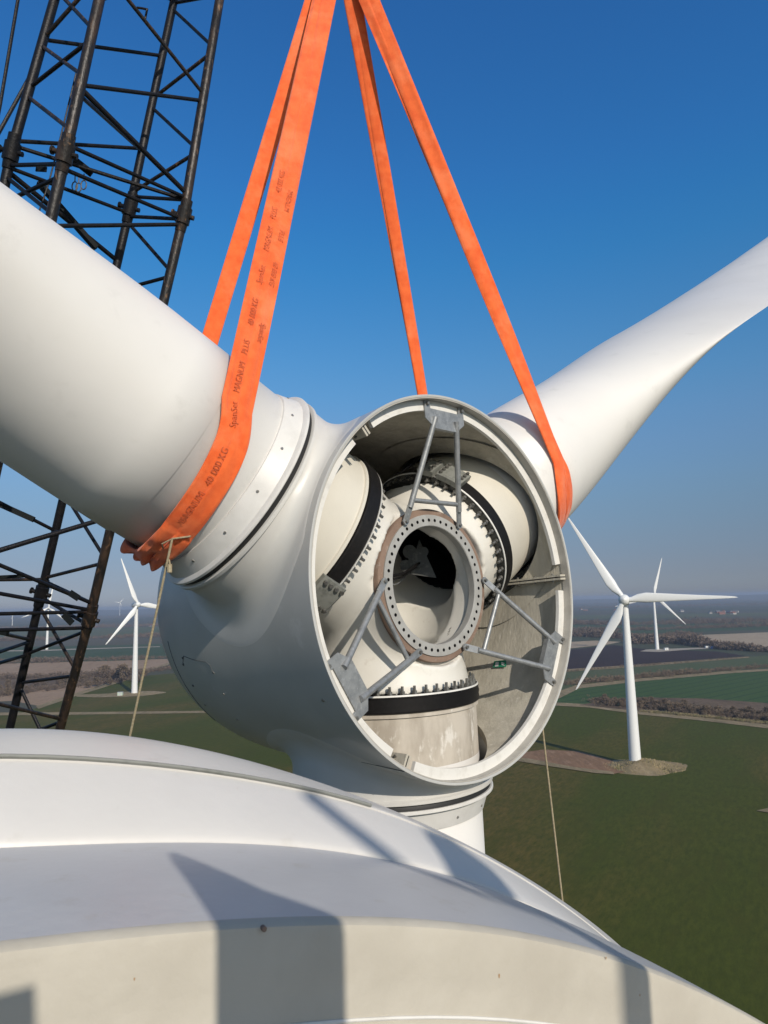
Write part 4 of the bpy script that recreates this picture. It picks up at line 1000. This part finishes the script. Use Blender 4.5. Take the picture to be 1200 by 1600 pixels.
patch('path', [(780, 1100), (873, 1092), (905, 1076), (1000, 1065), (1145, 1052), (1210, 1048), (1210, 1045), (1140, 1048.5), (1000, 1060.5), (900, 1071), (860, 1085), (780, 1096)], G_['dry'])
patch('path', [(870, 1051), (1000, 1042), (1170, 1028), (1170, 1026), (1000, 1038.5), (870, 1047)], G_['dry'])
patch('path', [(1000, 1018), (1030, 1019), (1080, 1015), (1190, 1011), (1190, 1010), (1080, 1012.5), (1040, 1014), (1010, 1015)], G_['track'])
patch('path', [(800, 1101), (868, 1103), (920, 1106), (1000, 1117), (1100, 1127), (1210, 1140), (1210, 1134), (1100, 1121), (1000, 1111), (920, 1101), (868, 1098), (800, 1099)], G_['dry'])
patch('verge', [(905, 1102), (1000, 1112), (1100, 1122), (1210, 1134), (1210, 1100), (1100, 1092), (1000, 1090), (950, 1094)], G_['scrub'])
patch('verge', [(-100, 1090), (40, 1080), (110, 1066), (200, 1056), (230, 1052), (230, 1045), (120, 1052), (-100, 1065)], G_['scrub'])
patch('bare_pad', [(790, 1184), (830, 1190), (900, 1203), (960, 1210), (985, 1205), (960, 1190), (905, 1175), (850, 1172), (815, 1177)], G_['soil'])
patch('bare_pad', [(790, 1187), (850, 1197), (930, 1209), (960, 1211), (958, 1207), (900, 1200), (830, 1187), (795, 1182)], G_['dry'])
patch('pond', [(905, 1010), (1175, 1270)][:0] or [(1182, 1268), (1200, 1271), (1230, 1270), (1230, 1265), (1200, 1264)], G_['dry'])
# mound under the near turbine
def mound(Bp, rx, ry, h, mt, name, label):
    mb = MB(); G = []
    for i, u in enumerate(np.linspace(0, 1, 14)):
        r_ = []
        for t in np.linspace(0, 2*PI, 60, endpoint=False):
            wob = 1+.07*math.sin(3*t+1)+.04*math.sin(7*t); z = h*(.5+.5*math.cos(PI*u))+RNG.normal()*.05*(u < .95)+.06
            r_.append((Bp[0]+math.cos(t)*rx*u*wob, Bp[1]+math.sin(t)*ry*u*wob, z if u < .99 else 0.02))
        G.append(r_)
    mb.grid(np.array(G), cv=True); return mb
o = mound(B1+np.array([2.5, -1.5, 0]), 15, 12, 2.6, None, '', '').build('mound', G_['dry'], None, angle=0); tag(o, kind='structure')
o = mound(B3, 20, 16, .6, None, '', '').build('mound', G_['dry'], None, angle=0); tag(o, kind='structure')
# tufts of dry grass on the mound
mb = MB()
for i in range(2600):
    t = RNG.uniform(0, 2*PI); u = math.sqrt(RNG.uniform(0, 1)); x = B1[0]+2.5+math.cos(t)*14.5*u; y = B1[1]-1.5+math.sin(t)*11.5*u
    if math.hypot(x-B1[0], y-B1[1]) < 2.6: continue
    z = 2.6*(.5+.5*math.cos(PI*u)); s_ = RNG.uniform(.2, .55); a = RNG.uniform(0, PI); dx, dy = math.cos(a)*s_*.5, math.sin(a)*s_*.5
    mb.add([(x-dx, y-dy, z-.05), (x+dx, y+dy, z-.05), (x+RNG.normal()*.1, y+RNG.normal()*.1, z+s_*.9)], [(0, 1, 2)])
M['drygrass'] = mat('dry_grass_blades', (.34, .27, .15), .9, col2=(.20, .18, .08), scale=.4, mix=(.4, .6))
tag(mb.build('dry_grass', M['drygrass'], None, smooth=False, recalc=False), 'dry grass tufts covering the mound round the large turbine', 'grass', kind='stuff')

# ------------------------------------------------------------------ hedges and trees
M['plate'].node_tree.nodes['Principled BSDF'].inputs['Specular IOR Level'].default_value = .08
M['twig'] = mat('bare_twigs', (.15, .105, .078), .9, col2=(.10, .08, .058), scale=.5, mix=(.4, .6))
M['twig2'] = mat('reddish_bare_twigs', (.175, .125, .082), .9, col2=(.115, .09, .06), scale=.5, mix=(.4, .6))
M['trunk'] = mat('bark', (.07, .055, .045), .9)
M['ever'] = mat('dark_evergreen', (.035, .048, .026), .9, col2=(.055, .062, .035), scale=.8)
def crown_mesh(mb, c, rx, rz, n, s, rng):
    for i in range(n):
        d = nrm(rng.normal(size=3)); r_ = rng.uniform(.35, 1)**.5; lump = 1+.25*math.sin(d[0]*5+rx)*math.cos(d[1]*4+rz)
        p = np.array(c)+d*np.array([rx, rx, rz])*r_*lump; u = nrm(rng.normal(size=3)+d*.8); v = nrm(np.cross(u, rng.normal(size=3))); l_, w_ = s*rng.uniform(.6, 1.4), s*rng.uniform(.10, .30)
        mb.add([p-v*w_, p+v*w_, p+u*l_], [(0, 1, 2)])
protos = []
for v in range(6):
    rng = np.random.default_rng(40+v); h = [6, 8, 5, 9, 4, 7][v]; r_ = h*[.38, .32, .5, .3, .6, .42][v]
    root = bpy.data.objects.new('bare_tree', None); root['_o'] = [0, 0, 0]
    tr = MB(); tr.tube([(0, 0, -.2), (0, 0, h*.3), (rng.normal()*.2, rng.normal()*.2, h*.75)], [.22, .16, .05], 6)
    for q in range(6):
        a = rng.uniform(0, 2*PI); z = h*rng.uniform(.25, .5); tr.tube([(0, 0, z), (math.cos(a)*r_*.7, math.sin(a)*r_*.7, z+h*.3)], [.09, .02], 4)
    t_o = tr.build('trunk', M['trunk'], None); cm = MB(); crown_mesh(cm, (0, 0, h*.60), r_, h*.44, 620, h*.15, rng); c_o = cm.build('crown', M[['twig', 'twig2', 'twig', 'twig2', 'ever', 'twig'][v]], None, smooth=False, recalc=False)
    protos.append((t_o, c_o))
    for q in (t_o, c_o): COL.objects.unlink(q)
KIND = ['bare brown tree', 'slim reddish bare tree', 'rounded bare shrub', 'tall slim bare tree', 'low dark green shrub', 'grey-brown bare tree']
def plant(px, py, v, sc_, label, group):
    P = px_ground(px, py); e = bpy.data.objects.new('tree' if v in (0, 1, 3, 5) else 'bush', None); COL.objects.link(e); e.location = (P[0], P[1], 0); e.rotation_euler = (0, 0, random.uniform(0, 6.28)); e.scale = (sc_*random.uniform(1, 1.6), sc_*random.uniform(1, 1.6), sc_*random.uniform(.75, 1.15))
    for q in protos[v]:
        c = q.copy(); COL.objects.link(c); c.parent = e
    tag(e, label, 'tree' if v in (0, 1, 3, 5) else 'bush', group)
PLACE_R = 'in the hedge beyond the wheat field at right'
for i in range(130):
    x = random.uniform(930, 1215); f_ = (x-930)/285; y = 1096+f_*30+random.uniform(-4.0, 5)
    v = random.choice([0, 1, 2, 5, 2, 4, 1, 3]); plant(x, y, v, random.uniform(.26, .58), KIND[v]+' '+PLACE_R, KIND[v]+'s in the right-hand hedge')
for i in range(45):
    x = random.uniform(-30, 235); y = 1086-(x+30)*.115+random.uniform(-6, 9); v = random.choice([0, 1, 2, 5, 3]); plant(x, y, v, random.uniform(.5, .9), KIND[v]+' in the hedge left of the field turbine', KIND[v]+'s in the left-hand hedge')
for i in range(24):
    x = random.uniform(150, 200); y = 1062+random.uniform(-6, 4); v = random.choice([0, 3, 5]); plant(x, y, v, random.uniform(.9, 1.4), 'larger '+KIND[v]+' in the small copse behind the field turbine', KIND[v]+'s in the copse')
def belt(pts, depth, hgt, n, label, mt, seed, s=3.0):
    hgt *= .62; n = int(n*1.3)
    rng = np.random.default_rng(seed); G = [px_ground(x, y) for x, y in pts]; mb = MB(); seg = [np.linalg.norm(G[i+1]-G[i]) for i in range(len(G)-1)]; cum = np.cumsum([0]+seg)
    for i in range(n):
        u = rng.uniform(0, cum[-1]); P = np.array([np.interp(u, cum, [g_[q] for g_ in G]) for q in range(3)])+np.array([rng.normal()*depth*.3, rng.normal()*depth, 0]); h = hgt*rng.uniform(.55, 1.25)*(1+.25*math.sin(u*.02)+.15*math.sin(u*.07))
        crown_mesh(mb, (P[0], P[1], h*.5), h*.5, h*.5, 30, h*.34, rng)
    tag(mb.build('tree_belt', mt, None, smooth=False, recalc=False), label, 'trees', kind='stuff')
belt([(930, 1099), (1000, 1102), (1100, 1112), (1215, 1126)], 7, 3.2, 700, 'low brown scrub filling the hedge beyond the wheat field', M['twig2'], 40)
belt([(1000, 1112), (1080, 1119), (1215, 1133)], 1.5, 1.6, 500, 'strip of pale reeds along the edge of the wheat field', M['drygrass'], 41)
belt([(-60, 1094), (60, 1078), (150, 1068), (200, 1062)], 9, 3.5, 600, 'low scrub along the brown field at left', M['twig'], 42)
belt([(985, 1005), (1060, 1004), (1120, 1013), (1230, 1020)], 12, 12, 800, 'dark tree belt beside the second turbine', M['twig'], 1)
belt([(860, 992), (960, 996), (1040, 1000), (1080, 994)], 20, 11, 700, 'bare tree belt beyond the ploughed field', M['twig'], 2)
belt([(880, 1070), (1000, 1059), (1140, 1047), (1230, 1040)], 4, 4.0, 500, 'low scrub along the track at right', M['twig2'], 3)
belt([(850, 1052), (1000, 1041), (1170, 1027)], 2, 2.2, 300, 'thin hedge beside the ploughed field', M['twig2'], 4)
belt([(-60, 1062), (60, 1059), (150, 1056), (240, 1049), (300, 1040)], 8, 5, 500, 'hedge across the brown fields at left', M['twig'], 5)
belt([(-60, 1037), (80, 1034), (230, 1029), (340, 1024)], 10, 6, 500, 'hedge beyond the light brown field', M['twig'], 6)
belt([(-60, 1003), (100, 998), (330, 992)], 30, 9, 600, 'tree belt across the far meadows at left', M['twig'], 7)
belt([(-60, 985), (100, 981), (330, 976)], 60, 11, 700, 'hazy tree belt in the left distance', M['twig'], 8)
belt([(850, 975), (1000, 976), (1240, 970)], 40, 11, 700, 'tree belt in the middle distance at right', M['twig'], 9)
belt([(850, 985), (950, 986), (1240, 977)], 15, 8, 600, 'hedge line between far meadows at right', M['twig'], 10)
for j, (yy, dep, hg, nn2) in enumerate(((963, 150, 13, 900), (957, 260, 14, 1000), (951, 500, 16, 1200))):
    belt([(-200, yy+10), (250, yy), (450, yy-5)], dep, hg, nn2//2, ['wood', 'farther wood', 'farthest wood'][j]+' in the haze at left', M['twig'], 20+j)
    belt([(820, yy-12), (1000, yy-14), (1300, yy-22)], dep, hg, nn2//2, ['wood', 'farther wood', 'farthest wood'][j]+' in the haze at right', M['twig'], 30+j)
# low ridge on the horizon
M['ridge'] = mat('wooded_ridge', (.05, .055, .04), .95, col2=(.075, .07, .05), scale=.004)
rows = []
tt = np.linspace(rad(35), rad(145), 160)
for D, z in ((7600, 0), (8400, 30), (9500, 48), (11500, 40)):
    rows.append([(D*math.cos(t), D*math.sin(t), z*(1+.25*math.sin(t*9)+.15*math.sin(t*23+1)+.07*math.sin(t*61))) for t in tt])
tag(MB().grid(np.array(rows)).build('hills', M['ridge'], None, angle=0), kind='structure')
# farmhouses in the distance
M['wallr'] = mat('brick_wall', (.26, .12, .08), .9); M['wallw'] = mat('rendered_wall', (.38, .36, .33), .9); M['roofr'] = mat('tile_roof', (.17, .075, .05), .8); M['roofg'] = mat('slate_roof', (.12, .12, .13), .6)
def house(px, py, w_, l_, h_, rot, wm, rm, label):
    P = px_ground(px, py); t = thing('house', P, label, 'house', 'far farmhouses'); x = np.array([math.cos(rot), math.sin(rot), 0]); y = np.array([-x[1], x[0], 0]); z = np.array([0, 0, 1.])
    MB().box(P+z*h_/2, x*l_/2, y*w_/2, z*h_/2).build('wall', wm, t, smooth=False); r_ = P+z*h_
    a = [r_-x*(l_/2+.4)-y*(w_/2+.4), r_-x*(l_/2+.4)+y*(w_/2+.4), r_-x*(l_/2+.4)+z*w_*.5, r_+x*(l_/2+.4)-y*(w_/2+.4), r_+x*(l_/2+.4)+y*(w_/2+.4), r_+x*(l_/2+.4)+z*w_*.5]
    MB().add(a, [(0, 1, 2), (3, 5, 4), (0, 3, 4, 1), (0, 2, 5, 3), (1, 4, 5, 2)]).build('roof', rm, t, smooth=False)
    for k in (-.28, .0, .28):
        MB().box(P+x*l_*k-y*(w_/2+.03)+z*h_*.55, x*.6, y*.04, z*.7).build('window', M['dark'], t, smooth=False)
hp = [(1122, 958, 0, 0), (1131, 957, 1, 1), (1140, 958, 0, 0), (1150, 957, 1, 0), (1128, 960, 0, 1), (1146, 960, 1, 1), (1110, 959, 1, 0), (907, 953, 1, 1), (915, 954, 0, 0), (1065, 956, 1, 0), (140, 981, 1, 1), (150, 980, 0, 0), (236, 979, 1, 1), (60, 983, 1, 0), (962, 955, 1, 1)]
for i, (x, y, a, b) in enumerate(hp):
    house(x, y, 9, 15+3*(i % 3), 4.2, .3+i*.7, M['wallw'] if a else M['wallr'], M['roofr'] if b else M['roofg'], ('white' if a else 'brick')+' farmhouse with '+('red tiled' if b else 'grey')+' roof in the far '+('left' if x < 500 else 'right')+' distance')
# transformer box and vehicles beside the turbines
def hut(px, py, w_, l_, h_, mt, name, label, cat):
    P = px_ground(px, py); t = thing(name, P, label, cat); z = np.array([0, 0, 1.]); x = np.array([1., .1, 0]); x = nrm(x); y = np.array([-x[1], x[0], 0])
    MB().box(P+z*h_/2, x*l_/2, y*w_/2, z*h_/2).build('housing', mt, t, smooth=False); MB().box(P+z*(h_+.12), x*(l_/2+.15), y*(w_/2+.15), z*.12).build('roof', M['turb_grey'], t, smooth=False)
    MB().box(P+z*h_*.45-y*(w_/2+.02), x*l_*.18, y*.03, z*h_*.38).build('door', M['turb_grey'], t, smooth=False)
M['paleg'] = mat('pale_green_paint', (.42, .50, .42), .6)
hut(188, 1087, 2.4, 3.4, 2.3, M['paleg'], 'transformer_station', 'small pale green transformer box beside the left field turbine', 'transformer')
hut(1041, 1016, 2.6, 4, 2.6, M['turb'], 'transformer_station', 'small white transformer box at the foot of the second turbine', 'transformer')
def van(px, py, yaw, mt, label):
    P = px_ground(px, py); t = thing('van', P, label, 'van'); x = np.array([math.cos(yaw), math.sin(yaw), 0]); y = np.array([-x[1], x[0], 0]); z = np.array([0, 0, 1.])
    sec = [(-2.6, .5), (-2.6, 2.2), (-2.4, 2.4), (1.1, 2.4), (1.9, 1.4), (2.6, 1.15), (2.65, .5)]
    G = np.array([[P+x*a*1.2+z*b*1.15+y*s for a, b in sec] for s in (-1.05, 1.05)]); mb = MB().grid(G, cv=True); mb.add(G[0], [tuple(range(7))]); mb.add(G[1], [tuple(range(7))]); mb.build('body', mt, t, smooth=False)
    for a in (-1.7, 1.8):
        for s in (-1, 1):
            c = P+x*a*1.2+y*s*.98+z*.4; MB().tube([c-y*.12, c+y*.12], .4, 12).build('wheel', M['bearing'], t)
M['blue'] = mat('blue_paint', (.04, .09, .25), .4)
van(1106, 1013, .2, M['turb'], 'white van parked on the track by the tree belt'); van(1113, 1014, 1.0, M['blue'], 'blue van parked beside the white van near the tree belt')

# ------------------------------------------------------------------ haze
mb = MB(); mb.box((0, 4000, 36.5), (13000, 0, 0), (0, 10000, 0), (0, 0, 38.5))
hz = mb.build('haze', bpy.data.materials.new('haze_air'), None, smooth=False); tag(hz, 'pale blue air haze over the plain', 'haze', kind='stuff')
hm = hz.data.materials[0]; hm.use_nodes = True; N = hm.node_tree.nodes; N.remove(N['Principled BSDF']); pv = N.new('ShaderNodeVolumePrincipled')
pv.inputs['Color'].default_value = (.45, .545, .72, 1); pv.inputs['Density'].default_value = HAZE; hm.node_tree.links.new(pv.outputs[0], N['Material Output'].inputs['Volume'])
for o in bpy.data.objects:
    if '_o' in o: del o['_o']
